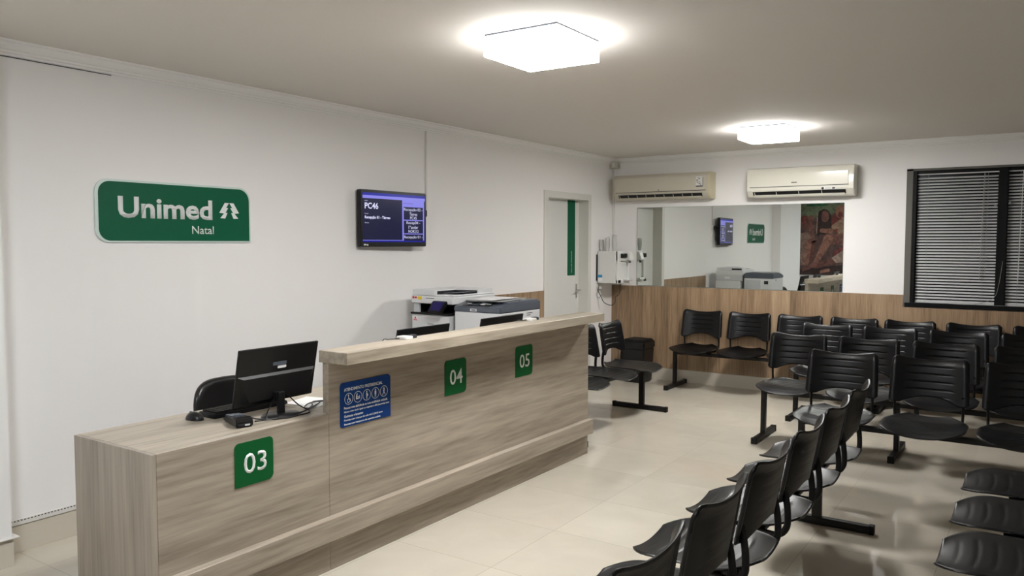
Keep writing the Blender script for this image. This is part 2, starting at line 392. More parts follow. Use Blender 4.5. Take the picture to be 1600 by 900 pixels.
# ------------------------------------------------------------------ window and blinds
w = bpy.data.objects.new('window_1', None); COL.objects.link(w); w.location = (-0.35, YB, WZ0); w['kind'] = 'structure'; WORLD['window_1'] = Vector(w.location)
bm = B()
box(bm, WX0, WX0 + 0.055, YB - 0.012, YB + 0.12, WZ0, WZ1); box(bm, WX1 - 0.055, WX1, YB - 0.012, YB + 0.12, WZ0, WZ1); box(bm, WX0, WX1, YB - 0.012, YB + 0.12, WZ1 - 0.02, WZ1)
obj('surround', bm, M_reveal, w)
bm = B()
box(bm, WX0 + 0.055, WX0 + 0.088, YB - 0.006, YB + 0.1, WZ0 + 0.006, WZ1 - 0.02, 0.002); box(bm, WX1 - 0.088, WX1 - 0.055, YB - 0.006, YB + 0.1, WZ0 + 0.006, WZ1 - 0.02, 0.002)
box(bm, WX0 + 0.01, WX1 - 0.01, YB - 0.018, YB + 0.1, WZ0 - 0.004, WZ0 + 0.038, 0.002); box(bm, WX0 + 0.055, WX1 - 0.055, YB + 0.02, YB + 0.1, WZ1 - 0.05, WZ1 - 0.02, 0.002)
obj('window_frame', bm, M_frame, w)
obj('mullion', bbox(-0.386, -0.314, YB - 0.004, YB + 0.1, WZ0 + 0.03, WZ1 - 0.02, 0.002), M_frame, w)
for x0, x1 in ((WX0 + 0.08, -0.385), (-0.315, WX1 - 0.08)):
    obj('pane', bbox(x0, x1, YB + 0.085, YB + 0.092, WZ0 + 0.03, WZ1 - 0.03), M_glass, w)
for x, z in ((-0.405, 1.93), (-0.295, 1.95)):
    obj('latch', lathe(B(), [(0.0, 0), (0.012, 0.0), (0.012, -0.014), (0.008, -0.02), (0.0, -0.02)], (x, YB + 0.005, z), 12, 1), M_cord, w, True)
def blind(x0, x1, label):
    t = thing('venetian_blind', label, 'blind', ((x0 + x1) / 2, YB + 0.04, WZ1 - 0.05), group='venetian blinds in the black window')
    obj('headrail', bbox(x0, x1, YB + 0.022, YB + 0.05, WZ1 - 0.06, WZ1 - 0.025, 0.002), M_slat, t)
    bm = B(); z = WZ0 + 0.062; k = 0
    while z < WZ1 - 0.07:
        yc = YB + 0.035; c = math.radians(38)
        dy, dz = 0.0125 * math.cos(c), 0.0125 * math.sin(c)
        vs = []
        for (a, s) in ((-1, 0), (0, 0.0016), (1, 0)):
            vs.append((yc + a * dy, z - a * -dz * 1 + s))
        lo = [bm.verts.new((x0 + 0.004, y, zz)) for y, zz in vs]; hi = [bm.verts.new((x1 - 0.004, y, zz)) for y, zz in vs]
        lo2 = [bm.verts.new((x0 + 0.004, y, zz - 0.0008)) for y, zz in vs]; hi2 = [bm.verts.new((x1 - 0.004, y, zz - 0.0008)) for y, zz in vs]
        for i in range(2):
            bm.faces.new((lo[i], hi[i], hi[i + 1], lo[i + 1])); bm.faces.new((lo2[i], lo2[i + 1], hi2[i + 1], hi2[i]))
        bm.faces.new((lo[0], lo2[0], hi2[0], hi[0])); bm.faces.new((lo[2], hi[2], hi2[2], lo2[2]))
        z += 0.0285; k += 1
    obj('slats', bm, M_slat, t)
    obj('bottom_rail', bbox(x0 + 0.004, x1 - 0.004, YB + 0.024, YB + 0.046, WZ0 + 0.04, WZ0 + 0.052, 0.002), M_slat, t)
    for f in (0.14, 0.84):
        x = x0 + (x1 - x0) * f
        obj('ladder_cord', tube(B(), [(x, YB + 0.0195, WZ1 - 0.06), (x, YB + 0.0195, WZ0 + 0.05)], 0.0011, 5), M_cord, t)
    return t
b1 = blind(WX0 + 0.09, -0.388, 'grey slatted blind on the left pane of the black window')
b2 = blind(-0.312, WX1 - 0.09, 'grey slatted blind right of the black mullion, partly out of frame')
obj('tilt_wand', tube(B(), [(-0.50, YB + 0.008, WZ1 - 0.06), (-0.515, YB + 0.006, 1.25)], 0.003, 6), M_cord, b1)
obj('pull_cord', tube(B(), smooth_path([(-0.47, YB + 0.012, WZ1 - 0.06), (-0.47, YB + 0.008, 1.9), (-0.475, YB + 0.006, 1.30)]), 0.0016, 5), M_cord, b1)
obj('tilt_wand', tube(B(), [(-0.20, YB + 0.008, WZ1 - 0.06), (-0.215, YB + 0.006, 1.22)], 0.003, 6), M_white, b2)
cp = obj('blind_cord', tube(B(), smooth_path([(-0.335, YB - 0.006, 1.42), (-0.36, YB - 0.01, 1.2), (-0.40, YB - 0.014, 1.08), (-0.55, YB - 0.022, 1.016), (-0.75, YB - 0.024, 1.013), (-0.62, YB - 0.026, 1.013), (-0.40, YB - 0.026, 1.013), (-0.1, YB - 0.024, 1.013), (0.1, YB - 0.024, 1.013)]), 0.0018, 5), M_cord)
tag(cp, 'loose grey cord lying along the black window ledge', 'cord')

# ------------------------------------------------------------------ ceiling lamps
def ceiling_lamp(x, y, label, m, m2):
    t = thing('ceiling_lamp', label, 'ceiling lamp', (x, y, ZC), group='square glass ceiling lamps')
    h = 0.2025
    obj('base_plate', bbox(x - h + 0.002, x + h - 0.002, y - h + 0.002, y + h - 0.002, ZC - 0.0095, ZC, 0.001, 1), M_grey, t)
    bm = B(); box(bm, x - h, x - h + 0.005, y - h, y + h, ZC - 0.100, ZC - 0.010); box(bm, x + h - 0.005, x + h, y - h, y + h, ZC - 0.100, ZC - 0.010)
    box(bm, x - h + 0.005, x + h - 0.005, y - h, y - h + 0.005, ZC - 0.100, ZC - 0.010); box(bm, x - h + 0.005, x + h - 0.005, y + h - 0.005, y + h, ZC - 0.100, ZC - 0.010)
    obj('side_glass', bm, m2, t)
    obj('diffuser', bbox(x - h, x + h, y - h, y + h, ZC - 0.105, ZC - 0.1, 0.002), m, t)
    return t
ceiling_lamp(-2.057, 3.305, 'lit square ceiling lamp, large one nearest the viewer', M_lamp, M_lampside)
ceiling_lamp(-2.02, 6.94, 'lit square ceiling lamp farther back, above the air conditioners', M_lamp, M_lampside)
ceiling_lamp(-2.0, 0.30, 'added square ceiling lamp, unseen, lighting the near end of the room', M_addlamp, M_addlampside)  # added out of view above the camera, as fill for the near end

# ------------------------------------------------------------------ wall mirror
MX0, MX1, MZ0, MZ1 = -3.975, -1.706, 1.087, 1.992
t = thing('wall_mirror', 'long frameless mirror on the back wall above the timber panelling', 'mirror', ((MX0 + MX1) / 2, YB - 0.004, MZ0), rotz=0.00225, local=True)
hw = (MX1 - MX0) / 2
obj('backing', bbox(-hw, hw, -0.004, 0.0, 0, MZ1 - MZ0), M_mirredge, t)
bm = B(); vs = [bm.verts.new(p) for p in ((-hw + 0.003, -0.0045, 0.003), (hw - 0.003, -0.0045, 0.003), (hw - 0.003, -0.0045, MZ1 - MZ0 - 0.003), (-hw + 0.003, -0.0045, MZ1 - MZ0 - 0.003))]
bm.faces.new(vs)
obj('glass', bm, M_mirror, t)

# ------------------------------------------------------------------ company sign on the left wall
y0, y1, z0, z1 = 2.306, 3.316, 1.580, 1.930
t = thing('wall_sign', 'large green company sign with white lettering and tree emblem on the white wall', 'sign', (XL, (y0 + y1) / 2, z0))
obj('backing_plate', prism(B(), rrect(y0, y1, z0, z1, (0.075, 0.004, 0.085, 0.075), 10), 0, XL, XL + 0.010), M_acry, t)
obj('face', prism(B(), rrect(y0 + 0.018, y1 - 0.012, z0 + 0.010, z1 - 0.012, (0.065, 0.002, 0.075, 0.065), 10), 0, XL + 0.010, XL + 0.013), M_green, t)
obj('lettering', text_bm('Unimed', 0.600, 0.122, PX, (XL + 0.0132, 2.732, 1.778), bold=0.028), M_lett, t)
obj('sublettering', text_bm('Natal', 0.150, 0.048, PX, (XL + 0.0132, 2.965, 1.656), bold=0.004), M_lett, t)
lp = [(50, 0), (88, 0), (62, 46), (80, 46), (56, 92), (74, 92), (52, 145), (8, 143), (42, 98), (0, 93)]
bm = B(); sc = 0.145 / 180
for mir in (0, 1):
    pts = [((180 - px if mir else px) * sc + 3.082, 1.828 - py * sc * 0.83) for px, py in lp]
    prism(bm, pts, 0, XL + 0.0131, XL + 0.0138)
obj('emblem', bm, M_lett, t)

# ------------------------------------------------------------------ television
t = thing('television', 'black wall-mounted screen showing a queue call list', 'television', (-4.218, 4.614, 1.765), rotz=math.radians(-2.5), local=True)
TW, TH = 0.357, 0.2145
# local: x out of the screen, y right, z up (facing +x)
bm = B(); prism(bm, rrect(-TW, TW, -TH, TH, (0.012,) * 4, 4), 0, -0.042, 0.0, 0.003); obj('casing', bm, M_black, t)
obj('rear_housing', bbox(-0.066, -0.04, -0.26, 0.26, -0.16, 0.14, 0.01), M_black, t)
sy0, sy1, sz0, sz1 = -TW + 0.020, TW - 0.016, -TH + 0.036, TH - 0.022
scr = obj('screen', bbox(0.0, 0.0012, sy0, sy1, sz0, sz1), M_scr_navy, t)
sw, sh = sy1 - sy0, sz1 - sz0
def SB(u0, u1, v0, v1, k): return bbox(0.0012, 0.0012 + 0.0003 * k, sy0 + sw * u0, sy0 + sw * u1, sz1 - sh * v1, sz1 - sh * v0)
obj('top_bar', SB(0.0, 1.0, 0.0, 0.055, 1), M_scr_blue, scr); obj('bottom_bar', SB(0.0, 1, 0.975, 1.0, 1), M_scr_blue, scr)
bm = join(SB(0.0, 1.0, 0.055, 0.115, 1), SB(0.615, 0.985, 0.115, 0.255, 1), SB(0.615, 0.640, 0.255, 0.965, 1), SB(0.965, 0.985, 0.255, 0.965, 1), SB(0.64, 0.965, 0.525, 0.545, 1), SB(0.64, 0.965, 0.815, 0.835, 1), SB(0.0, 0.64, 0.958, 0.970, 1))
obj('layout_bands', bm, M_scr_lav, scr)
def ST(s, u, v, w_, h_, al='c', bold=0.0): return text_bm(s, sw * w_ if w_ else None, sh * h_, PX, (0.0019, sy0 + sw * u, sz1 - sh * v), bold=bold, depth=0.0, align=al)
for a in (('PC46', 0.03, 0.265, 0.205, 0.125, 'l', 0.02), ('Recepção 01 - Térreo', 0.03, 0.505, 0.39, 0.075, 'l', 0.03),
          ('Senha', 0.03, 0.165, 0.045, 0.022, 'l'), ('Local', 0.03, 0.425, 0.05, 0.022, 'l'), ('Nome', 0.03, 0.61, 0.06, 0.022, 'l'),
          ('Recepção 02 -', 0.80, 0.315, 0.31, 0.075), ('Térreo', 0.80, 0.405, 0.13, 0.07), ('PC45', 0.80, 0.485, 0.11, 0.06),
          ('Recep04 -', 0.80, 0.595, 0.23, 0.075), ('1ºandar', 0.80, 0.685, 0.16, 0.07), ('NOR212', 0.80, 0.770, 0.17, 0.06), ('Recepção 01 -', 0.80, 0.90, 0.31, 0.075)):
    obj('screen_text', ST(*a), M_scr_txt, scr)
obj('small_text', ST('Últimas chamadas', 0.64, 0.175, 0.15, 0.022, 'l'), M_scr_navy, scr)
obj('badge', join(bbox(0, 0.001, -TW + 0.03, -TW + 0.055, -TH + 0.010, -TH + 0.022), bbox(0, 0.001, -TW + 0.06, -TW + 0.075, -TH + 0.008, -TH + 0.02)), M_lett, t)
bm = B(); box(bm, -0.085, -0.060, -0.10, 0.10, -0.10, 0.10, 0.004); box(bm, -0.072, -0.054, 0.1, 0.405, 0.035, 0.07, 0.003); box(bm, -0.078, -0.04, 0.37, 0.415, 0.03, 0.085, 0.006); box(bm, -0.075, -0.055, 0.355, 0.38, 0.0, 0.03, 0.004)
obj('wall_bracket', bm, M_steelblk, t)
obj('cable', tube(B(), smooth_path([(-0.06, 0.40, 0.04), (-0.062, 0.40, 0.0), (-0.066, 0.37, -0.04), (-0.07, 0.365, -0.12), (-0.07, 0.33, -0.15)]), 0.0035, 6), M_black, t, True)
obj('cable', tube(B(), smooth_path([(-0.068, -0.24, 0.05), (-0.07, -0.37, 0.04), (-0.072, -0.385, -0.03), (-0.072, -0.372, -0.08), (-0.068, -0.24, -0.1)]), 0.003, 6), M_black, t, True)
cd = obj('cable_duct', bbox(XL, XL + 0.012, 5.068, 5.084, 1.86, ZC - 0.068, 0.002), M_trim)
tag(cd, 'thin white cable duct running from the cornice down to the wall screen', 'duct')

# ------------------------------------------------------------------ corner sensor and riser
t = thing('corner_sensor', 'small white sensor box in the room corner just under the cornice', 'sensor', (-4.24, 8.42, 2.44))
bm = B(); prism(bm, [(-4.297, 8.40), (-4.262, 8.38), (-4.205, 8.42), (-4.205, 8.49), (-4.297, 8.49)], 2, 2.455, 2.535, 0.004); obj('housing', bm, M_offwhite, t)
obj('lens', bbox(-4.25, -4.215, 8.383, 8.41, 2.47, 2.51, 0.003), M_white, t)
r_ = obj('cable_riser', bbox(XL, XL + 0.02, YB - 0.02, YB, 1.09, 2.455, 0.002), M_trim)
tag(r_, 'narrow white cable cover running up the room corner', 'cable cover')

# ------------------------------------------------------------------ air conditioners
def air_con(x0, x1, z0, z1, label, body_m, side_m, new):
    xm = (x0 + x1) / 2
    t = thing('air_conditioner', label, 'air conditioner', (xm, YB, z0), group='split air conditioners on the back wall')
    D = 0.19; f = YB - D
    if new: pr = [(YB, z0), (YB, z1), (f + 0.05, z1), (f + 0.02, z1 - 0.012), (f + 0.006, z1 - 0.05), (f, z1 - 0.14), (f, z0 + 0.07), (f + 0.05, z0 + 0.012), (f + 0.09, z0)]
    else: pr = [(YB, z0), (YB, z1), (f + 0.035, z1), (f + 0.012, z1 - 0.02), (f, z1 - 0.04), (f, z0 + 0.085), (f + 0.03, z0 + 0.03), (f + 0.07, z0)]
    e = 0.02 if new else 0.035
    obj('body', prism(B(), pr, 0, x0 + 0.006, x1 - 0.006, 0.005), body_m, t, 30)
    for a, b in ((x0, x0 + 0.012), (x1 - e, x1)):
        o = obj('side_cover', prism(B(), [(YB if y == YB else y - 0.003, z0 - 0.002 if z == z0 else z) for y, z in pr], 0, a, b, 0.004), side_m, t, 30)
    # front panel
    zs = z0 + (0.105 if new else 0.088)
    obj('front_panel', bbox(x0 + 0.035, x1 - 0.05, f - 0.004, f + 0.01, zs + 0.004, z1 - (0.06 if new else 0.042), 0.003), body_m, t)
    obj('panel_seam', bbox(x0 + 0.03, x1 - 0.045, f - 0.0035, f + 0.002, zs - 0.002, zs + 0.003), M_ink, t)
    # outlet
    def slant(a, b, s0, s1, o0):   # strip on the slanted lower front, s = share down the slant
        P0 = Vector((0, f, z0 + (0.07 if new else 0.085))); P1 = Vector((0, f + 0.05 if new else f + 0.03, z0 + (0.012 if new else 0.03)))
        if not new: P0 = Vector((0, f, z0 + 0.07)); P1 = Vector((0, f + 0.045, z0 + 0.015))
        d = P1 - P0; n = Vector((0, -1, -0.9)).normalized() * o0
        q0, q1 = P0 + d * s0, P0 + d * s1
        bm = B(); vs = []
        for off in (n, n * 0 + Vector((0, 0.012, 0.004))):
            for x, q in ((a, q0), (b, q0), (b, q1), (a, q1)): vs.append(bm.verts.new((x, q.y + off.y, q.z + off.z)))
        for fc in ((0, 1, 2, 3), (7, 6, 5, 4), (0, 4, 5, 1), (1, 5, 6, 2), (2, 6, 7, 3), (3, 7, 4, 0)): bm.faces.new([vs[i] for i in fc])
        return bm
    xe = x1 - (0.075 if new else 0.09)
    obj('air_outlet', slant(x0 + 0.06, xe, 0.15, 0.78, 0.004), M_dark, t)
    nf = 4 if new else 9
    for k in range(nf):
        xx = x0 + 0.07 + (xe - x0 - 0.08) * (k + 0.02) / nf
        obj('fin', slant(xx, xx + 0.006, 0.2, 0.75, 0.0055), M_trim if new else M_offwhite, t)
    obj('louver', slant(x0 + 0.07, xe - 0.01, 0.66, 0.98, 0.009 if new else 0.007), body_m, t)
    if new:
        dp = obj('display', bbox(x1 - 0.30, x1 - 0.17, f - 0.0015, f + 0.002, zs - 0.042, zs - 0.018, 0.001, 1), M_trim, t)
        bm = B(); lathe(bm, [(0, 0), (0.012, 0), (0.012, -0.003), (0, -0.003)], (x1 - 0.288, f - 0.0015, zs - 0.03), 14, 1)
        for k in range(5): box(bm, x1 - 0.262 + k * 0.012, x1 - 0.257 + k * 0.012, f - 0.003, f, zs - 0.033, zs - 0.027)
        box(bm, x1 - 0.198, x1 - 0.172, f - 0.003, f, zs - 0.037, zs - 0.023)
        obj('indicators', bm, M_ink, dp)
        obj('badge', bbox(xm - 0.07, xm - 0.015, f - 0.0055, f - 0.003, zs + 0.035, zs + 0.043), M_ink, t)
    else:
        s = obj('sticker', bbox(x1 - 0.155, x1 - 0.07, f - 0.006, f - 0.003, z1 - 0.165, z1 - 0.05), M_trim, t)
        bm = B(); box(bm, x1 - 0.153, x1 - 0.072, f - 0.007, f - 0.005, z1 - 0.163, z1 - 0.152); box(bm, x1 - 0.078, x1 - 0.072, f - 0.007, f - 0.005, z1 - 0.15, z1 - 0.06)
        for k in range(11): xx = x1 - 0.15 + random.random() * 0.045; box(bm, xx, xx + 0.012 + 0.014 * random.random(), f - 0.007, f - 0.005, z1 - 0.068 - k * 0.0075, z1 - 0.0635 - k * 0.0075)
        obj('sticker_print', bm, M_ink, s)
        obj('badge', bbox(xm - 0.02, xm - 0.008, f - 0.0055, f - 0.003, zs + 0.014, zs + 0.024), M_ink, t)
    return t
air_con(-4.195, -3.042, 2.068, 2.358, 'cream aged air conditioner with a sticker, left one by the corner', M_offwhite, M_offside, False)
air_con(-2.637, -1.589, 2.055, 2.362, 'glossy white air conditioner with round display button, right one above the mirror', M_acnew, M_acnew, True)

# ------------------------------------------------------------------ water dispenser, cups, socket
t = thing('water_dispenser', 'white wall-mounted water dispenser beside the mirror with cups on top', 'water dispenser', (XL, 8.25, 1.12))
xa, xb = XL + 0.012, -4.055
obj('body', bbox(xa, xb, 8.10, 8.405, 1.122, 1.490, 0.006), M_white, t)
obj('wall_plate', bbox(XL, XL + 0.014, 8.085, 8.42, 1.15, 1.45, 0.003), M_black, t)
bm = B()
box(bm, xb + 0.0005, xb + 0.030, 8.10, 8.185, 1.118, 1.492, 0.007); box(bm, xb + 0.0005, xb + 0.030, 8.385, 8.405, 1.118, 1.492, 0.006)
box(bm, xb + 0.0005, xb + 0.034, 8.10, 8.405, 1.375, 1.492, 0.008); box(bm, xb + 0.0005, xb + 0.030, 8.10, 8.405, 1.118, 1.165, 0.006); box(bm, xb, xb + 0.006, 8.12, 8.39, 1.14, 1.40)
obj('front_panel', bm, M_white, t)
obj('drip_tray', bbox(xb + 0.005, xb + 0.080, 8.24, 8.39, 1.150, 1.172, 0.008), M_white, t)
for y in (8.188, 8.258): obj('tap', bbox(xb + 0.028, xb + 0.062, y - 0.029, y + 0.029, 1.412, 1.462, 0.010), M_black, t)
obj('spout_cover', prism(B(), [(xb + 0.03, 1.392), (xb + 0.088, 1.378), (xb + 0.088, 1.40), (xb + 0.066, 1.478), (xb + 0.03, 1.484)], 1, 8.297, 8.395, 0.006), M_trim, t)
obj('spout', lathe(B(), [(0, 0), (0.012, 0), (0.014, 0.03), (0, 0.03)], (xb + 0.06, 8.345, 1.352), 12), M_grey, t)
lb = obj('label_sticker', bbox(XL + 0.022, XL + 0.075, 8.0985, 8.101, 1.138, 1.218), M_paper, t)
obj('label_print', bbox(XL + 0.022, XL + 0.075, 8.0975, 8.099, 1.186, 1.218), M_labelblue, lb)
k = 0
STK = [(XL + 0.032, 8.16, 6, 'leftmost stack on the water dispenser'), (XL + 0.085, 8.21, 7, 'second stack from the left on the water dispenser'), (XL + 0.115, 8.14, 9, 'middle stack on the water dispenser'), (XL + 0.165, 8.22, 11, 'tallest stack on the water dispenser'), (XL + 0.20, 8.145, 8, 'rightmost stack on the water dispenser')]
def cup_bm():
    bm = B(); prof = [(0.018, 0), (0.026, 0.068), (0.028, 0.070), (0.0268, 0.0705), (0.0248, 0.067), (0.0168, 0.0015)]
    n = 16; rings = []
    for r, z in prof: rings.append([bm.verts.new((r * math.cos(2 * PI * i / n), r * math.sin(2 * PI * i / n), z)) for i in range(n)])
    for a, b in zip(rings, rings[1:]):
        for i in range(n): bm.faces.new((a[i], a[(i + 1) % n], b[(i + 1) % n], b[i]))
    bm.faces.new(rings[0]); bm.faces.new(rings[-1]); return bm
cup0 = obj('plastic_cup', cup_bm(), M_cup, None, True)
first = True
for x, y, n, wh in STK:
    for i in range(n):
        o = cup0 if first else cup0.copy()
        if not first: COL.objects.link(o)
        first = False
        o.location = (x, y, 1.4905 + i * 0.0118)
        ps = 'bottom cup' if i == 0 else ('top cup' if i == n - 1 else 'cup nested inside')
        tag(o, f'clear plastic {ps} of the {wh}', 'cup', 'clear cups on the water dispenser')
t = thing('wall_socket', 'white wall socket with a plug, below the water dispenser', 'socket', (XL, 8.12, 1.05))
obj('cover_plate', bbox(XL, XL + 0.010, 8.085, 8.155, 1.00, 1.115, 0.003), M_trim, t)
obj('plug', bbox(XL + 0.008, XL + 0.05, 8.10, 8.14, 1.055, 1.085, 0.006), M_white, t)
c_ = obj('power_cord', tube(B(), smooth_path([(XL + 0.035, 8.10, 1.10), (XL + 0.03, 8.09, 1.03), (XL + 0.06, 8.10, 0.97), (XL + 0.09, 8.12, 0.90), (XL + 0.15, 8.18, 0.865), (XL + 0.19, 8.20, 0.90), (XL + 0.185, 8.22, 0.96), (XL + 0.22, 8.25, 1.00), (XL + 0.225, 8.26, 1.1165)]), 0.0042, 6), M_black, None, True)
tag(c_, 'black power cord looping below the water dispenser', 'cord')
c_ = obj('power_cord', tube(B(), smooth_path([(XL + 0.02, 8.10, 1.04), (XL + 0.015, 8.09, 0.98), (XL + 0.035, 8.10, 0.95), (XL + 0.06, 8.12, 0.99), (XL + 0.04, 8.13, 1.05)]), 0.003, 6), M_cord, None, True)
tag(c_, 'thin grey cord hanging from the wall socket', 'cord')

# ------------------------------------------------------------------ waste bin
t = thing('waste_bin', 'black square lidded waste bin against the timber panelling in the corner', 'waste bin', (-3.85, 8.28, 0))
def taper(bm, cx, cy, z0, z1, a0, b0, a1, b1, bev=0.01):
    vs = [bm.verts.new((cx + sx * a, cy + sy * b, z)) for z, a, b in ((z0, a0, b0), (z1, a1, b1)) for sx, sy in ((-1, -1), (1, -1), (1, 1), (-1, 1))]
    for f in ((3, 2, 1, 0), (4, 5, 6, 7), (0, 1, 5, 4), (1, 2, 6, 5), (2, 3, 7, 6), (3, 0, 4, 7)): bm.faces.new([vs[i] for i in f])
    if bev: bmesh.ops.bevel(bm, geom=list({e for v in vs for e in v.link_edges}), offset=bev, segments=2, affect='EDGES')
    return bm
obj('body', taper(B(), -3.85, 8.28, 0.0, 0.39, 0.120, 0.12, 0.138, 0.14), M_black, t)
obj('lid', taper(B(), -3.85, 8.28, 0.385, 0.475, 0.147, 0.148, 0.147, 0.148, 0.012), M_black, t)
obj('flap', taper(B(), -3.85, 8.28, 0.474, 0.492, 0.13, 0.13, 0.12, 0.12, 0.006), M_capblk, t)

# ------------------------------------------------------------------ reception counter
t = thing('reception_counter', 'long grey oak reception counter with a low end and a raised ledge', 'reception counter', (-3.1, 3.45, 0))
YN, YJ, YF = 1.708, 2.612, 5.195
ZT = 0.765
obj('end_panel', bbox(-3.394, XC - 0.0005, YN, YN + 0.018, 0, ZT - 0.0008, 0.0012, 1), M_woodZ, t)
obj('front_panel', bbox(XC - 0.018, XC, YN + 0.0188, YJ - 0.001, 0, ZT - 0.0008, 0.0012, 1), M_woodY, t)
obj('desk_top', bbox(-3.395, XC - 0.0188, YN + 0.0188, YJ, ZT - 0.0245, ZT, 0.0012, 1), M_woodTop, t)
obj('desk_top', bbox(-3.395, XC - 0.0415, YJ + 0.0005, 4.672, ZT - 0.0245, ZT, 0.0015, 1), M_woodTop, t)
obj('raised_panel', bbox(XC - 0.040, XC, YJ, YF, 0, 1.009, 0.0015, 1), M_woodY, t)
obj('ledge', bbox(-2.872, -2.682, YJ - 0.012, YF - 0.01, 1.009, 1.067, 0.002, 1), M_woodTop, t)
obj('bumper_rail', bbox(XC, -2.775, YN, YF, 0.160, 0.268, 0.002, 1), M_woodY, t)
obj('far_end_panel', bbox(-3.392, XC - 0.0415, 4.642, 4.670, 0, ZT - 0.026, 0.0015, 1), M_woodZ, t)
for y in (2.6, 3.9): obj('support_panel', bbox(-3.30, XC - 0.045, y, y + 0.025, 0, ZT - 0.026), M_woodZ, t)

def plate_sign(name, y0, y1, z0, z1, label, m, rads, cat='sign', group=None):
    t = thing(name, label, cat, (XC, (y0 + y1) / 2, z0), group=group)
    obj('plate', prism(B(), rrect(y0, y1, z0, z1, rads, 8), 0, XC + 0.0003, XC + 0.004), m, t)
    return t
for s, y0, z0, wh in (('03', 2.079, 0.537, 'on the low end of the counter'), ('04', 3.489, 0.707, 'on the middle of the raised counter front'), ('05', 4.214, 0.711, 'on the far part of the raised counter front')):
    dz = 0.190 if s == '03' else 0.200
    t = plate_sign('counter_sign', y0, y0 + 0.200, z0, z0 + dz, f'green sign with white number {s} {wh}', M_green2, (0.0, 0.028, 0.022, 0.022), group='green desk number signs')
    obj('number', text_bm(s, 0.118, 0.088, PX, (XC + 0.0041, y0 + 0.104, z0 + dz * 0.5), bold=0.006), M_lett, t)
y0, y1, z0, z1 = 2.684, 3.037, 0.679, 0.899
t = plate_sign('notice_sign', y0, y1, z0, z1, 'blue priority service notice with icons on the raised counter front', M_blue, (0.012, 0.004, 0.02, 0.02))
xs = XC + 0.0041
obj('heading', text_bm('ATENDIMENTO PREFERENCIAL', 0.268, 0.016, PX, (xs, y0 + 0.025, z1 - 0.036), bold=0.01, align='l'), M_lett, t)
def ring(bm, cy, cz, r, wd, n=24):
    a = [bm.verts.new((xs, cy + r * math.cos(2 * PI * i / n), cz + r * math.sin(2 * PI * i / n))) for i in range(n)]
    b = [bm.verts.new((xs, cy + (r - wd) * math.cos(2 * PI * i / n), cz + (r - wd) * math.sin(2 * PI * i / n))) for i in range(n)]
    for i in range(n): bm.faces.new((a[i], a[(i + 1) % n], b[(i + 1) % n], b[i]))
def dot(bm, cy, cz, r, n=12): bm.faces.new([bm.verts.new((xs, cy + r * math.cos(2 * PI * i / n), cz + r * math.sin(2 * PI * i / n))) for i in range(n)])
def stick(bm, p, q, wd=0.0035):
    d = Vector((0, q[0] - p[0], q[1] - p[1])); n = Vector((0, -d.z, d.y)).normalized() * wd / 2; a = Vector((xs, p[0], p[1])); b = Vector((xs, q[0], q[1]))
    bm.faces.new([bm.verts.new(v) for v in (a + n, a - n, b - n, b + n)])
for k in range(5):
    cy, cz = y0 + 0.056 + k * 0.062, z1 - 0.083; bm = B(); ring(bm, cy, cz, 0.0285, 0.0025)
    if k == 0:
        dot(bm, cy - 0.002, cz + 0.017, 0.004); stick(bm, (cy - 0.002, cz + 0.012), (cy, cz - 0.002)); stick(bm, (cy, cz), (cy + 0.009, cz - 0.002)); stick(bm, (cy + 0.008, cz), (cy + 0.012, cz - 0.014)); ring(bm, cy - 0.001, cz - 0.009, 0.0105, 0.003)
    elif k == 1:
        dot(bm, cy - 0.006, cz + 0.014, 0.004); stick(bm, (cy - 0.008, cz + 0.01), (cy - 0.010, cz - 0.008), 0.008); stick(bm, (cy - 0.008, cz + 0.002), (cy + 0.006, cz), 0.003); stick(bm, (cy - 0.012, cz - 0.009), (cy + 0.014, cz - 0.006), 0.006); dot(bm, cy + 0.01, cz + 0.002, 0.0035)
    elif k == 2:
        dot(bm, cy, cz + 0.017, 0.004); stick(bm, (cy, cz + 0.012), (cy, cz - 0.008), 0.008); dot(bm, cy + 0.004, cz, 0.006); stick(bm, (cy, cz - 0.008), (cy, cz - 0.021), 0.005)
    elif k == 3:
        dot(bm, cy, cz + 0.017, 0.004); stick(bm, (cy, cz + 0.012), (cy, cz - 0.006), 0.012); dot(bm, cy + 0.002, cz + 0.004, 0.004); stick(bm, (cy - 0.003, cz - 0.005), (cy - 0.003, cz - 0.02), 0.003); stick(bm, (cy + 0.003, cz - 0.005), (cy + 0.003, cz - 0.02), 0.003)
    else:
        P = [(cy - 0.010, cz - 0.019), (cy + 0.004, cz + 0.006), (cy + 0.004, cz + 0.014), (cy, cz + 0.018), (cy - 0.004, cz + 0.014), (cy - 0.004, cz + 0.006), (cy + 0.010, cz - 0.019)]
        for a, b in zip(P, P[1:]): stick(bm, a, b, 0.004)
    obj('icon', bm, M_lett, t)
bm = None
for i, (s, wd) in enumerate((('Pessoas com deficiência ou com mobilidade reduzida', 0.305), ('Idosos com idade igual ou superior a 60 (sessenta) anos', 0.318), ('Gestantes e lactantes', 0.128), ('Pessoas com crianças de colo até 2 (dois) anos', 0.268), ('Pessoas com transtorno do espectro autista', 0.252))):
    b_ = text_bm(s, wd, 0.0125, PX, (xs, y0 + 0.024, z1 - 0.126 - i * 0.0205), align='l', bold=0.008)
    bm = b_ if bm is None else join(bm, b_)
obj('body_text', bm, M_lett, t)

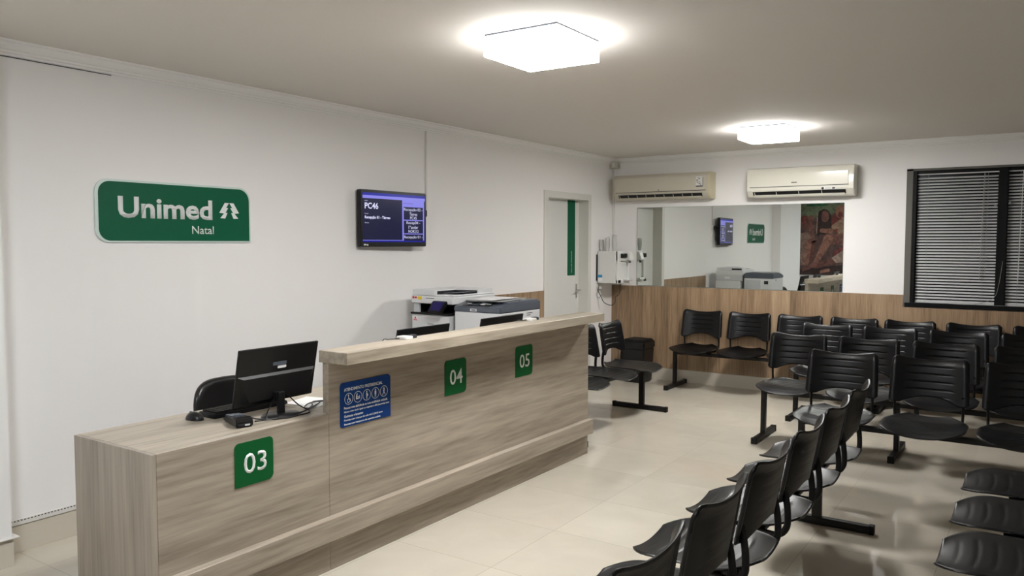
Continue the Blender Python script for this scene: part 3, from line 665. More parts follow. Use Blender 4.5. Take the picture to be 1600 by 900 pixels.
# ------------------------------------------------------------------ desk things
def monitor(y0, y1, xt, xbm, zt, zb, label, base=None):
    """seen from behind: screen faces -x, back faces +x"""
    yc = (y0 + y1) / 2; bx, by = base or (xt + 0.02, yc)
    t = thing('computer_monitor', label, 'monitor', (bx, by, ZT), group='monitors on the counter')
    n = Vector((zt - zb, 0, -(xt - xbm))).normalized()          # outwards at the back (+x)
    def q(y, s, o): # s from bottom 0 to top 1
        return Vector((xbm + (xt - xbm) * s, y, zb + (zt - zb) * s)) + n * o
    def slab(ya, yb_, s0, s1, o0, o1, inset=0.0):
        bm = B(); vs = [bm.verts.new(q(y, s, o0)) for y, s in ((ya, s0), (yb_, s0), (yb_, s1), (ya, s1))] + [bm.verts.new(q(y, s, o1)) for y, s in ((ya + inset, s0 + inset), (yb_ - inset, s0 + inset), (yb_ - inset, s1 - inset), (ya + inset, s1 - inset))]
        for f in ((3, 2, 1, 0), (4, 5, 6, 7), (0, 1, 5, 4), (1, 2, 6, 5), (2, 3, 7, 6), (3, 0, 4, 7)): bm.faces.new([vs[i] for i in f])
        bmesh.ops.bevel(bm, geom=list(bm.edges), offset=0.002, segments=2, affect='EDGES')
        return bm
    h = obj('housing', slab(y0, y1, 0, 1, -0.012, 0.0), M_black, t)
    bm = B(); vs = [bm.verts.new(q(y, s, o)) for y, s, o in ((y0 + 0.05, 0.06, 0.0), (y1 - 0.035, 0.06, 0.0), (y1 - 0.006, 0.535, 0.0), (y0 + 0.006, 0.535, 0.0), (y0 + 0.065, 0.10, 0.028), (y1 - 0.05, 0.10, 0.028), (y1 - 0.03, 0.50, 0.014), (y0 + 0.03, 0.50, 0.014))]
    for f in ((3, 2, 1, 0), (4, 5, 6, 7), (0, 1, 5, 4), (1, 2, 6, 5), (2, 3, 7, 6), (3, 0, 4, 7)): bm.faces.new([vs[i] for i in f])
    obj('rear_bulge', bm, M_black, t)
    obj('screen', slab(y0 + 0.01, y1 - 0.01, 0.05, 0.97, -0.0135, -0.0115), M_glass, t)
    lb = obj('label_sticker', slab(yc - 0.005, yc + 0.045, 0.60, 0.645, 0.0, 0.001), M_paper, t)
    obj('maker_mark', slab(yc - 0.035, yc + 0.045, 0.66, 0.72, 0.0, 0.0008), M_grey, t)
    bm = B(); lathe(bm, [(0.0, 0), (0.098, 0), (0.1, 0.004), (0.09, 0.010), (0.03, 0.014), (0.0, 0.014)], (bx, by, ZT), 28); bmesh.ops.scale(bm, vec=(0.8, 1, 1), verts=bm.verts, space=Matrix.Translation((-bx, -by, 0)))
    obj('base', bm, M_black, t, True)
    zj = zb + 0.055; qx = q(by, 0.2, 0.02).x
    bm = B(); box(bm, bx - 0.012, bx + 0.008, by - 0.018, by + 0.018, ZT + 0.010, zj, 0.004); box(bm, qx, bx + 0.006, by - 0.017, by + 0.017, zj - 0.03, zj - 0.004, 0.003); obj('stand', bm, M_black, t)
    return t
monitor(2.238, 2.703, -2.985, -3.04, 1.093, 0.825, 'large black monitor on the low end of the counter, seen from behind', base=(-2.972, 2.455))
monitor(3.352, 3.825, -3.045, -3.10, 1.083, 0.815, 'black monitor behind raised ledge near sign 04, only its top showing')
monitor(4.160, 4.655, -3.045, -3.10, 1.083, 0.815, 'black monitor behind raised ledge near sign 05, only its top showing')
for yk in (3.17, 4.41):
    wh = 'beside the monitor near sign 04' if yk < 4 else 'beside the monitor near sign 05'
    t = thing('desk_device', f'small white device on the raised ledge {wh}', 'device', (-2.83, yk, 1.067), group='white devices on the ledge')
    bm = B(); prism(bm, rrect(-2.868, -2.795, yk - 0.035, yk + 0.03, (0.012,) * 4, 4), 2, 1.0672, 1.083, 0.003); obj('body', bm, M_white, t)
    obj('cap', bbox(-2.85, -2.81, yk + 0.032, yk + 0.075, 1.0672, 1.086, 0.004), M_ink, t)
    obj('cable', tube(B(), smooth_path([(-2.84, yk - 0.033, 1.073), (-2.85, yk - 0.07, 1.072), (-2.868, yk - 0.09, 1.071), (-2.90, yk - 0.10, 1.06), (-2.905, yk - 0.10, 0.95)]), 0.0025, 6), M_black, t, True)
t = thing('keyboard', 'black keyboard lying on the low counter behind the mouse', 'keyboard', (-3.22, 2.45, ZT))
bm = taper(B(), -3.225, 2.44, ZT, ZT + 0.022, 0.068, 0.215, 0.062, 0.21, 0.004); obj('tray', bm, M_black, t)
bm = B()
for r_i in range(5):
    for c_i in range(15):
        xk = -3.275 + r_i * 0.0215; yk = 2.245 + c_i * 0.0265; box(bm, xk, xk + 0.017, yk, yk + 0.022, ZT + 0.022, ZT + 0.029)
o = obj('keys', bm, M_capblk, t)
t = thing('computer_mouse', 'black mouse on the low counter left of the keyboard', 'mouse', (-3.235, 2.175, ZT))
bm = B(); bmesh.ops.create_uvsphere(bm, u_segments=20, v_segments=12, radius=1.0)
for v in bm.verts:
    v.co = Vector((v.co.x * 0.054, v.co.y * 0.032, max(v.co.z, 0) * 0.036)); v.co += Vector((-3.235, 2.175, ZT))
obj('shell', bm, M_black, t, True)
obj('scroll_wheel', lathe(B(), [(0, -0.004), (0.008, -0.004), (0.008, 0.004), (0, 0.004)], (-3.262, 2.175, ZT + 0.028), 12, 1), M_grey, t)
# card terminal
t = thing('card_terminal', 'black card payment terminal lying on the low counter by the monitor', 'card terminal', (-3.0, 2.235, ZT), rotz=math.radians(-20), local=True)
bm = B(); prism(bm, [(-0.095, 0), (0.095, 0), (0.10, 0.02), (0.088, 0.045), (0.01, 0.034), (-0.10, 0.022)], 1, -0.038, 0.038, 0.006); obj('body', bm, M_black, t)
obj('screen', prism(B(), [(0.015, 0.0345), (0.08, 0.0442), (0.08, 0.0455), (0.015, 0.0358)], 1, -0.03, 0.03), M_glass, t)
bm = B()
for a in range(4):
    for b in range(3): box(bm, -0.085 + a * 0.021, -0.07 + a * 0.021, -0.03 + b * 0.021, -0.012 + b * 0.021, 0.024 + a * 0.002, 0.031 + a * 0.0023, 0.001, 1)
obj('keypad', bm, M_grey, t)
bm = B(); box(bm, 0.091, 0.1005, -0.028, 0.02, 0.008, 0.018); obj('card_slot', bm, M_ink, t)
obj('label_sticker', bbox(0.0985, 0.101, 0.0, 0.022, 0.009, 0.016), M_lett, t)
pp = thing('paper_sheet', 'white paper sheets under the cables beside the raised panel', 'paper', (-3.10, 2.72, ZT))
bm = B(); box(bm, -3.20, -2.99, 2.66, 2.86, ZT, ZT + 0.003); bmesh.ops.rotate(bm, verts=bm.verts, cent=(-3.1, 2.75, 0), matrix=Matrix.Rotation(0.25, 3, 'Z')); obj('top_sheet', bm, M_paper, pp)
bm = B(); box(bm, -3.19, -2.98, 2.65, 2.85, ZT - 0.0, ZT + 0.0015); obj('under_sheet', bm, M_paper, pp)
for k, pts in enumerate(([(-3.0, 2.44, 0.85), (-2.985, 2.40, 0.815), (-2.96, 2.36, 0.772), (-2.95, 2.42, 0.771), (-2.93, 2.53, 0.771), (-2.98, 2.66, 0.773), (-3.02, 2.74, 0.776)],
                         [(-3.0, 2.52, 0.85), (-2.975, 2.56, 0.80), (-2.96, 2.60, 0.775), (-3.0, 2.67, 0.774), (-3.06, 2.73, 0.776), (-3.02, 2.80, 0.776)],
                         [(-2.90, 2.25, 0.785), (-2.93, 2.33, 0.772), (-2.9, 2.48, 0.770), (-2.905, 2.57, 0.771), (-3.0, 2.62, 0.773), (-3.05, 2.72, 0.776), (-2.98, 2.84, 0.776)],
                         [(-3.09, 2.30, 0.79), (-3.0, 2.33, 0.770), (-2.94, 2.37, 0.769), (-2.9, 2.42, 0.769)])):
    o = obj('cable', tube(B(), smooth_path(pts), 0.0032, 6), M_black, None, True)
    tag(o, ('black cable drooping from the monitor back across its round base', 'black cable running from the monitor back to the white papers', 'black cable winding along the counter edge from the card terminal', 'short black cable between the card terminal and the monitor base')[k], 'cable', 'black cables on the low counter')
# office chair behind the low counter
t = thing('office_chair', 'black leatherette office chair behind the low counter', 'chair', (-3.78, 2.74, 0))
bm = B(); rings = []; n = 40
for xo, sc_ in ((-0.028, 0.0), (-0.027, 0.6), (-0.024, 0.88), (-0.012, 0.985), (0.0, 1.0), (0.014, 0.975), (0.024, 0.90), (0.022, 0.80), (0.018, 0.5), (0.016, 0.0)):
    ring = []
    for i in range(n):
        a = 2 * PI * i / n; ca, sa = math.cos(a), math.sin(a); e_ = 2 / 3.2
        yy = 0.222 * sc_ * math.copysign(abs(ca) ** e_, ca); zz = 0.176 * sc_ * math.copysign(abs(sa) ** e_, sa)
        ring.append(bm.verts.new((-3.83 + xo + 0.9 * yy * yy - 0.10 * zz, 2.765 + yy * (1 - 0.25 * max(0, zz)), 0.648 + zz)))
    rings.append(ring)
for a_, b_ in zip(rings, rings[1:]):
    for i in range(n): bm.faces.new((a_[i], a_[(i + 1) % n], b_[(i + 1) % n], b_[i]))
bmesh.ops.remove_doubles(bm, verts=bm.verts, dist=0.0005)
obj('backrest', bm, M_leather, t, 60)
obj('seat', bbox(-3.74, -3.30 - 0.10, 2.50, 2.97, 0.40, 0.47, 0.03, 3), M_leather, t)
obj('back_post', tube(B(), smooth_path([(-3.83, 2.735, 0.62), (-3.85, 2.735, 0.5), (-3.80, 2.735, 0.40), (-3.6, 2.735, 0.385)]), 0.012, 8, 0.025), M_steelblk, t)
obj('gas_column', tube(B(), [(-3.57, 2.735, 0.10), (-3.57, 2.735, 0.40)], 0.025, 12), M_steelblk, t)
for k in range(5):
    a = 2 * PI * k / 5 + 0.4; l_ = obj('base_arm', tube(B(), [(-3.57, 2.735, 0.11), (-3.57 + 0.26 * math.cos(a), 2.735 + 0.26 * math.sin(a), 0.075)], 0.016, 8), M_black, t)
    obj('caster', lathe(B(), [(0, -0.02), (0.03, -0.02), (0.034, 0), (0.03, 0.02), (0, 0.02)], (-3.57 + 0.26 * math.cos(a), 2.735 + 0.26 * math.sin(a), 0.034), 14, 0), M_black, l_)

# ------------------------------------------------------------------ printers on a stand
ZQ = 0.72
t = thing('printer_stand', 'low grey oak stand carrying both copiers against the wall', 'stand', (-3.75, 5.0, 0))
obj('top', bbox(-4.20, -3.27, 4.69, 5.32, ZQ - 0.03, ZQ, 0.002), M_woodTop, t)
for x in (-4.19, -3.75, -3.295): obj('side_panel', bbox(x, x + 0.022, 4.71, 5.31, 0, ZQ - 0.03), M_woodZ, t)
obj('shelf', bbox(-4.17, -3.29, 4.72, 5.30, 0.30, 0.325), M_woodTop, t)
t = thing('multifunction_printer', 'white office copier with document feeder and stickers, left one against the wall', 'printer', (-3.94, 5.0, ZQ))
x0, x1, y0, y1 = -4.150, -3.775, 4.730, 5.285
obj('lower_body', bbox(x0, x1, y0, y1, ZQ, 1.022, 0.006), M_prn, t)
for z in (0.80, 0.88): obj('paper_drawer', bbox(x0 + 0.01, x1 - 0.01, y0 - 0.004, y0 + 0.02, z - 0.076, z - 0.002, 0.003), M_prnbody, t)
bm = B(); box(bm, x0 + 0.01, x0 + 0.065, y0 + 0.01, y1, 1.022, 1.11, 0.004); box(bm, x0 + 0.06, x1 + 0.03, y1 - 0.16, y1, 1.022, 1.11, 0.004)
obj('rear_column', bm, M_prnbody, t)
obj('output_recess', bbox(x0 + 0.062, x1 - 0.0, y1 - 0.20, y1 - 0.155, 1.022, 1.11), M_dark, t)
obj('output_tray', bbox(x0 - 0.004, x1 + 0.004, y0 - 0.012, y1 - 0.16, 1.022, 1.036, 0.003), M_dark, t)
obj('inner_wall', bbox(x0 + 0.062, x0 + 0.068, y0 + 0.03, y1 - 0.17, 1.034, 1.108), M_dark, t)
obj('scanner', bbox(x0, -3.735, y0 - 0.008, y1, 1.108, 1.168, 0.008), M_prn, t)
ad = obj('document_feeder', bbox(x0 + 0.004, x0 + 0.235, y0 + 0.004, y1 - 0.02, 1.170, 1.214, 0.005), M_prn, t)
obj('feeder_slot', bbox(x0 + 0.233, x0 + 0.239, y0 + 0.03, y1 - 0.05, 1.182, 1.206), M_dark, ad)
bm = B(); prism(bm, [(x0 + 0.237, y0 + 0.26), (x0 + 0.40, y0 + 0.33), (x0 + 0.40, y1 - 0.02), (x0 + 0.237, y1 - 0.02)], 2, 1.204, 1.214, 0.002); box(bm, x0 + 0.39, x0 + 0.40, y0 + 0.335, y1 - 0.02, 1.18, 1.205); obj('feeder_cover', bm, M_prn, ad)
bm = B(); prism(bm, [(x0 + 0.24, 1.184), (x0 + 0.385, 1.192), (x0 + 0.385, 1.196), (x0 + 0.24, 1.190)], 1, y0 + 0.10, y1 - 0.04, 0.001); obj('feeder_tray', bm, M_grey, ad)
obj('inner_back', bbox(x0 + 0.24, x0 + 0.39, y1 - 0.06, y1 - 0.03, 1.18, 1.204), M_dark, ad)
obj('lid', bbox(x0 + 0.24, -3.737, y0 + 0.006, y1 - 0.01, 1.168, 1.180, 0.004), M_prn, t)
cp_ = obj('control_panel', prism(B(), [(y0 - 0.085, 1.055), (y0 - 0.075, 1.045), (y0 - 0.005, 1.092), (y0 - 0.005, 1.135), (y0 - 0.02, 1.13)], 0, x0 + 0.225, x0 + 0.365, 0.004), M_black, t)
bm = B(); vs = [bm.verts.new(p) for p in ((x0 + 0.245, y0 - 0.0785, 1.067), (x0 + 0.345, y0 - 0.0785, 1.067), (x0 + 0.345, y0 - 0.0265, 1.127), (x0 + 0.245, y0 - 0.0265, 1.127))]; bm.faces.new(vs)
obj('panel_screen', bm, M_purple_refl, cp_)
yf = y0 - 0.0082
s = obj('sticker', bbox(x0 + 0.012, x0 + 0.062, yf - 0.0006, yf, 1.142, 1.164), M_paper, t); s['label'] = 'white sticker with red marks'
obj('sticker_print', join(bbox(x0 + 0.014, x0 + 0.034, yf - 0.001, yf, 1.144, 1.162), bbox(x0 + 0.037, x0 + 0.060, yf - 0.001, yf, 1.146, 1.160)), M_red, s)
s = obj('sticker', bbox(x0 + 0.070, x0 + 0.110, yf - 0.0006, yf, 1.138, 1.162), M_yellow, t); s['label'] = 'yellow sticker'
obj('model_text', bbox(x0 + 0.15, x0 + 0.235, yf - 0.0006, yf, 1.148, 1.153), M_ink, t)
obj('maker_name', text_bm('Canon', 0.062, 0.013, PY, (x0 + 0.19, y0 - 0.0002, 0.952), bold=0.01), M_ink, t)
s = obj('sticker', prism(B(), rrect(x0 + 0.014, x0 + 0.058, 0.965, 1.008, (0.01,) * 4), 1, y0 - 0.0008, y0), M_paper, t); s['label'] = 'white sticker with a small red emblem'
obj('emblem', join(bbox(x0 + 0.018, x0 + 0.055, y0 - 0.0014, y0, 0.970, 0.978), prism(B(), [(x0 + 0.024, 0.984), (x0 + 0.048, 0.984), (x0 + 0.036, 1.004)], 1, y0 - 0.0014, y0)), M_red, s)
bm = B()
for a in range(6):
    for b in range(5): box(bm, x1 - 0.001, x1 + 0.0006, y0 + 0.11 + b * 0.03, y0 + 0.13 + b * 0.03, 0.93 + a * 0.012, 0.936 + a * 0.012)
obj('vent', bm, M_grey, t)
obj('rear_label', bbox(x0 + 0.14, x0 + 0.22, y1, y1 + 0.001, 1.05, 1.075), M_paper, t)
t = thing('multifunction_printer', 'copier with slate grey lid and white body, right one, papers on top', 'printer', (-3.51, 5.0, ZQ))
x0, x1, y0, y1 = -3.722, -3.292, 4.722, 5.275
obj('body', bbox(x0 + 0.004, x1 - 0.004, y0 + 0.004, y1 - 0.004, ZQ, 1.062, 0.006), M_prn, t)
obj('front_cover', bbox(x0 + 0.012, x1 - 0.012, y0 - 0.002, y0 + 0.02, ZQ + 0.06, 1.058, 0.004), M_prn, t)
obj('paper_drawer', bbox(x0 + 0.012, x1 - 0.012, y0 - 0.002, y0 + 0.02, ZQ + 0.01, ZQ + 0.056, 0.004), M_prnbody, t)
obj('scanner', prism(B(), [(y0, 1.062), (y1, 1.062), (y1, 1.132), (y0 + 0.13, 1.132), (y0 + 0.01, 1.105), (y0, 1.10)], 0, x0, x1, 0.006), M_grey, t)
obj('lid', bbox(x0 + 0.02, x1 - 0.02, y0 + 0.12, y1 - 0.01, 1.130, 1.142, 0.004), M_grey, t)
sl = (1.132 - 1.105) / 0.12
def onslope(xa, xb_, ya, yb_, o):
    bm = B(); vs = [bm.verts.new((x, y, 1.105 + sl * (y - y0 - 0.01) + oo)) for oo in (0.0005, o) for x, y in ((xa, ya), (xb_, ya), (xb_, yb_), (xa, yb_))]
    for f in ((3, 2, 1, 0), (4, 5, 6, 7), (0, 1, 5, 4), (1, 2, 6, 5), (2, 3, 7, 6), (3, 0, 4, 7)): bm.faces.new([vs[i] for i in f])
    return bm
pn = obj('control_panel', onslope(x0 + 0.06, x0 + 0.31, y0 + 0.02, y0 + 0.11, 0.003), M_black, t)
obj('panel_display', onslope(x0 + 0.13, x0 + 0.20, y0 + 0.035, y0 + 0.09, 0.0045), M_grey, pn)
obj('buttons', join(onslope(x0 + 0.075, x0 + 0.095, y0 + 0.06, y0 + 0.085, 0.005), onslope(x0 + 0.10, x0 + 0.12, y0 + 0.06, y0 + 0.085, 0.005), onslope(x0 + 0.21, x0 + 0.25, y0 + 0.05, y0 + 0.095, 0.005), onslope(x0 + 0.26, x0 + 0.272, y0 + 0.06, y0 + 0.085, 0.005), onslope(x0 + 0.283, x0 + 0.295, y0 + 0.06, y0 + 0.085, 0.005)), M_lett, pn)
bg = obj('badge', bbox(x0 + 0.155, x0 + 0.215, y0 - 0.001, y0 + 0.001, 1.070, 1.090), M_prnbody, t)
obj('badge_mark', bbox(x0 + 0.165, x0 + 0.205, y0 - 0.0016, y0, 1.076, 1.084), M_grey, bg)
obj('side_text', join(bbox(x1 - 0.005, x1 - 0.0032, y0 + 0.36, y0 + 0.44, 1.04, 1.045), bbox(x1 - 0.005, x1 - 0.0032, y0 + 0.36, y0 + 0.41, 1.025, 1.03)), M_ink, t)
bm = B(); box(bm, x0 + 0.03, x0 + 0.25, y1 - 0.004, y1 + 0.012, 0.90, 1.04, 0.004); obj('rear_door', bm, M_prnbody, t)
bm = B(); box(bm, x0 + 0.30, x0 + 0.36, y1 - 0.005, y1 - 0.002, 0.98, 1.03); obj('ports', bm, M_ink, t)
t = thing('paper_stack', 'loose white papers lying on the slate grey copier lid', 'papers', (-3.5, 5.0, 1.142))
for k in range(3):
    bm = B()
    def pf(u, v, k=k):
        return Vector((-3.505 + u * 0.155, 4.775 + 0.38 * v, 1.1445 + k * 0.0045 + (0.022 * max(0, u - 0.55) ** 1.5 if k == 2 else 0) + 0.002 * math.sin(3 * v + u)))
    grid_shell(bm, pf, 10, 6, 0.0012); bmesh.ops.rotate(bm, verts=bm.verts, cent=(-3.5, 5.0, 1.14), matrix=Matrix.Rotation((0.1, -0.06, 0.03)[k], 3, 'Z'))
    obj('sheet', bm, M_paper, t)

# ------------------------------------------------------------------ waiting benches
def seat_f(u, v):
    y = -0.235 + 0.47 * v
    hwid = 0.236
    if v < 0.34: hwid *= 1 - 0.40 * ((0.34 - v) / 0.34) ** 3.0
    if v > 0.6: hwid *= 1 - 0.52 * ((v - 0.6) / 0.4) ** 2.6
    x = u * hwid; a = abs(u)
    z = 0.437 + 0.016 * a ** 2.2                           # dished across
    z -= 0.028 * max(0, (0.30 - v) / 0.30) ** 1.8 * (1 - 0.12 * a)   # waterfall front
    z += 0.020 * max(0, (v - 0.72) / 0.28) ** 2              # rear lip
    if a < 0.72 and 0.10 < v < 0.86:
        k = min(1, (0.72 - a) / 0.14) * min(1, (v - 0.10) / 0.06, (0.86 - v) / 0.06)
        vv = v + 0.05 * a * a
        z -= 0.0030 * k * max(0.0, math.cos(vv * 2 * PI * 7.5)) ** 4
    return Vector((x, y, z))
def back_f(u, v, ribs=True):
    a = abs(u)
    zb = 0.553 + 0.043 * max(0.0, 1 - (a / 0.72) ** 2.2) if a < 0.72 else 0.553
    if a > 0.90: zb += 0.012 * ((a - 0.90) / 0.10) ** 2
    zt = 0.820 + 0.030 * a ** 2.0
    if a > 0.84: zt -= 0.030 * ((a - 0.84) / 0.16) ** 2
    z = zb + (zt - zb) * v
    s = (z - 0.55) / 0.29
    x = u * (0.229 - 0.010 * s)
    y = 0.216 + 0.052 * s - 0.050 * a ** 2.3 + 0.018 * max(0.0, (s - 0.82) / 0.18) ** 2
    if a > 0.9: y += 0.020 * ((a - 0.9) / 0.1) ** 1.5          # rolled side edge
    if ribs and a < 0.62 and 0.12 < s < 0.92:
        k = min(1, (0.62 - a) / 0.06)
        y += 0.0038 * k * max(0.0, math.cos((s + 0.03) * 2 * PI * 6.0)) ** 6 * min(1, (s - 0.12) / 0.05, (0.92 - s) / 0.05)
    return Vector((x, y, z))
BACK_SMOOTH = lambda u, v: back_f(u, v, False)
def mesh_of(bm, name, m, smooth=75):
    bmesh.ops.recalc_face_normals(bm, faces=bm.faces)
    me = bpy.data.meshes.new(name); bm.to_mesh(me); bm.free(); me.materials.append(m)
    if smooth:
        for p in me.polygons: p.use_smooth = True
        me.set_sharp_from_angle(angle=math.radians(smooth))
    return me
ME_seat = mesh_of(grid_shell(B(), seat_f, 30, 64, 0.009), 'seat', M_seat)
ME_back = mesh_of(grid_shell(B(), back_f, 40, 72, 0.012, BACK_SMOOTH), 'backrest', M_seat)
ME_tube = {}
for s in (-1, 1):
    ME_tube[s] = mesh_of(tube(B(), smooth_path([(s * 0.197, 0.192, 0.615), (s * 0.197, 0.204, 0.56), (s * 0.197, 0.210, 0.50), (s * 0.195, 0.206, 0.452), (s * 0.188, 0.175, 0.415), (s * 0.16, 0.11, 0.404), (s * 0.13, 0.0, 0.404)], 5), 0.0085, 10, 0.0135), 'back_tube', M_steelblk)
ME_leg = mesh_of(bbox(-0.018, 0.018, -0.026, 0.026, 0.044, 0.390, 0.004), 'leg', M_steelblk, 0)
ME_foot = mesh_of(bbox(-0.020, 0.020, -0.245, 0.285, 0.003, 0.046, 0.004), 'foot', M_steelblk, 0)
bm = B(); box(bm, -0.0225, 0.0225, -0.262, -0.232, 0.0, 0.050, 0.005); ME_cap0 = mesh_of(bm, 'foot_cap', M_capblk, 0)
bm = B(); box(bm, -0.0225, 0.0225, 0.272, 0.302, 0.0, 0.050, 0.005); ME_cap1 = mesh_of(bm, 'foot_cap', M_capblk, 0)
ME_bracket = mesh_of(bbox(-0.15, 0.15, -0.045, 0.105, 0.396, 0.412, 0.003), 'seat_bracket', M_steelblk, 0)
PITCH = 0.53
def add(name, me, parent, loc=(0, 0, 0)):
    o = bpy.data.objects.new(name, me); COL.objects.link(o); o.parent = parent; o.location = loc; return o
def bench(x, y, rot, n, label, legs, pitch=PITCH):
    t = thing('waiting_bench', label, 'bench', (x, y, 0), rotz=rot, group='black beam benches in the waiting area', local=True)
    obj('beam', bbox(min(legs) - 0.02, max((n - 1) * pitch + 0.225, max(legs) + 0.02), -0.020, 0.030, 0.366, 0.400, 0.003), M_steelblk, t)
    for lx in legs:
        l = add('leg', ME_leg, t, (lx, 0, 0)); add('foot', ME_foot, l); add('foot_cap', ME_cap0, l); add('foot_cap', ME_cap1, l)
    for i in range(n):
        px = i * pitch
        s = add('seat', ME_seat, t, (px, 0, 0)); add('seat_bracket', ME_bracket, s)
        b = add('backrest', ME_back, t, (px, 0, 0))
        for k in (-1, 1): add('back_tube', ME_tube[k], b)
    return t
bench(-3.16, 5.62, PI / 2, 3, 'three-seat black bench facing away from the left wall, past the far end of the counter', (-0.29, 1.27))
bench(-3.135, 8.172, 0, 4, 'black bench against the timber panelling, left of the window, nearest the waste bin', (-0.22, 1.80), 0.522)
bench(-1.07, 8.172, 0, 4, 'black bench against the timber panelling under the black window', (-0.2, 1.79))
bench(-1.66, 7.40, 0, 4, 'black bench in the row just ahead of the wall benches, facing the viewer', (-0.205, 0.79, 1.79))
bench(-1.665, 6.43, 0, 4, 'black bench in the middle row, its left leg foot clear on the floor', (-0.205, 0.78, 1.79))
bench(-1.135, 5.49, 0, 3, 'black bench in the front row facing the viewer, closest to the viewer of those', (-0.205, 1.27))
bench(-1.03, 4.43, -PI / 2, 3, 'black bench seen from behind, far half of the line facing the counter', (-0.17, 1.26))
bench(-1.03, 2.84, -PI / 2, 3, 'black bench seen from behind, near half of the line, cut by bottom edge', (-0.2, 1.26))
bench(-0.065, 4.37, -PI / 2, 3, 'black bench at the bottom right corner, only its seat fronts in view', (-0.2, 1.26))

# ------------------------------------------------------------------ poster on the rear wall (seen in the mirror)
PX0, PX1, PZ0, PZ1, PY_ = -4.95, -3.45, 0.845, 2.515, YR
t = thing('wall_poster', 'large brown photographic poster of people resting on a sofa, seen in the mirror', 'poster', ((PX0 + PX1) / 2, PY_, PZ0))
def pmat(name, c):
    m = mat('poster_' + name, c, 0.55); nt = m.node_tree; b = nt.nodes['Principled BSDF']; N = nt.nodes.new
    g = N('ShaderNodeNewGeometry'); n = N('ShaderNodeTexNoise'); n.inputs['Scale'].default_value = 9; n.inputs['Detail'].default_value = 5; n.inputs['Distortion'].default_value = 1.2
    nt.links.new(g.outputs['Position'], n.inputs['Vector']); r = N('ShaderNodeValToRGB'); nt.links.new(n.outputs['Fac'], r.inputs[0])
    r.color_ramp.elements[0].position = 0.3; r.color_ramp.elements[1].position = 0.7
    r.color_ramp.elements[0].color = lin([v * 0.78 for v in c]); r.color_ramp.elements[1].color = lin([min(255, v * 1.16) for v in c])
    nt.links.new(r.outputs[0], b.inputs['Base Color']); return m
obj('print_base', bbox(PX0, PX1, PY_ + 0.001, PY_ + 0.012, PZ0, PZ1), pmat('brown', (120, 94, 90)), t)
obj('lower_edge', bbox(PX0, PX1, PY_ + 0.001, PY_ + 0.016, PZ0 - 0.012, PZ0), M_trim, t)
U0, U1 = -4.80, -3.76          # the stretch the mirror shows, u from 0 to 1
def shape(nm, pts, k, m):
    y = PY_ + 0.0122 + 0.0005 * k
    obj(nm, prism(B(), [(U0 + u * (U1 - U0), PZ1 - v * (PZ1 - PZ0)) for u, v in pts], 1, y - 0.0005, y), m, t)
def ell(u, v, a, b, rot=0.0, n=28):
    return [(u + a * math.cos(q) * math.cos(rot) - b * math.sin(q) * math.sin(rot), v + (a * math.cos(q) * math.sin(rot) + b * math.sin(q) * math.cos(rot)) * 0.66) for q in [2 * PI * i / n for i in range(n)]]
def limb(p, q, r0, r1, n=10):
    a = math.atan2((q[1] - p[1]) / 0.66, q[0] - p[0]); out = []
    for i in range(n + 1):
        t_ = a + PI / 2 + PI * i / n; out.append((p[0] + r0 * math.cos(t_), p[1] + r0 * math.sin(t_) * 0.66))
    for i in range(n + 1):
        t_ = a - PI / 2 + PI * i / n; out.append((q[0] + r1 * math.cos(t_), q[1] + r1 * math.sin(t_) * 0.66))
    return out
pc = {k: pmat(k, [min(255, q * 1.16 + 10) for q in v]) for k, v in {'skin': (148, 104, 90), 'skin2': (124, 84, 76), 'skin3': (108, 70, 64), 'sofa': (132, 108, 98), 'shade': (58, 44, 44), 'cloth': (160, 130, 110), 'green': (40, 96, 66), 'leaf': (104, 116, 92), 'red': (122, 62, 60), 'pale': (164, 140, 128)}.items()}
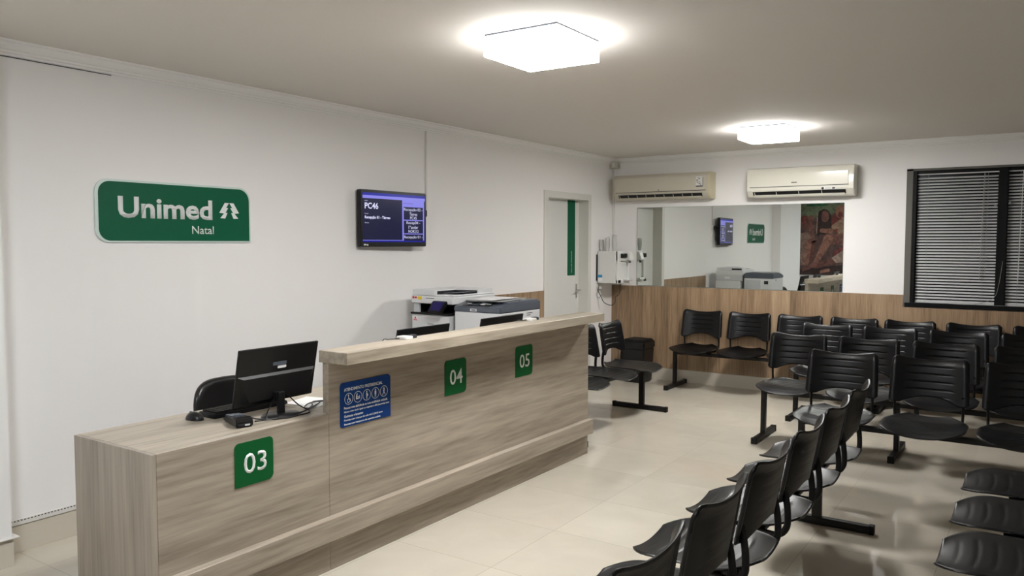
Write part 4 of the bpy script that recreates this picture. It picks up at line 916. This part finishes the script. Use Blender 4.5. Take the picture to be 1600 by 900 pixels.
for nm, key, pts, k in (('foliage', 'leaf', [(-.1, 0), (1.2, 0), (1.2, .10), (.7, .16), (.3, .2), (-.1, .24)], 1), ('banner', 'green', [(.12, .012), (.56, .006), (.56, .036), (.13, .04)], 2),
    ('sofa', 'sofa', [(-.1, .42), (.22, .40), (.34, .5), (.30, .72), (.12, .86), (-.1, .88)], 1), ('sofa', 'shade', [(-.1, .93), (.5, .88), (1.2, .84), (1.2, 1), (-.1, 1)], 1),
    ('figure', 'skin3', ell(.10, .27, .11, .15), 2), ('figure', 'red', ell(.06, .22, .06, .09), 3), ('figure', 'skin2', limb((.22, .2), (.24, .44), .06, .05), 3),
    ('figure', 'shade', ell(.50, .26, .17, .27), 3), ('figure', 'skin2', ell(.52, .185, .085, .12), 4), ('figure', 'shade', limb((.42, .12), (.38, .42), .03, .045), 5), ('figure', 'pale', limb((.36, .14), (.35, .42), .012, .008), 6),
    ('figure', 'red', ell(.84, .26, .18, .25), 4), ('figure', 'skin', ell(.84, .12, .10, .14), 5), ('figure', 'red', ell(.84, .16, .05, .05), 6), ('figure', 'cloth', limb((.98, .26), (.72, .33), .12, .055), 6), ('figure', 'cloth', ell(.92, .40, .13, .09, 0.3), 6),
    ('figure', 'skin', limb((.66, .39), (.46, .38), .05, .045), 7), ('figure', 'skin2', ell(.26, .52, .1, .05, -.2), 7), ('figure', 'skin', limb((.20, .55), (.14, .84), .085, .05), 6), ('figure', 'skin3', limb((.3, .55), (.24, .80), .05, .04), 7),
    ('figure', 'skin2', limb((1.05, .50), (.60, .50), .12, .11), 8), ('figure', 'skin', limb((.60, .50), (.34, .83), .10, .045), 9), ('figure', 'skin2', limb((.34, .85), (.08, .93), .045, .035), 10),
    ('figure', 'red', limb((1.05, .62), (.78, .70), .11, .07), 9), ('figure', 'pale', [(1.15, .60), (.9, .66), (.68, .76), (.78, .83), (1.15, .80)], 10), ('figure', 'skin3', limb((.7, .80), (.34, .88), .07, .045), 9), ('figure', 'skin', limb((.62, .93), (.46, .955), .035, .03), 10)):
    shape(nm, pts, k, pc[key])
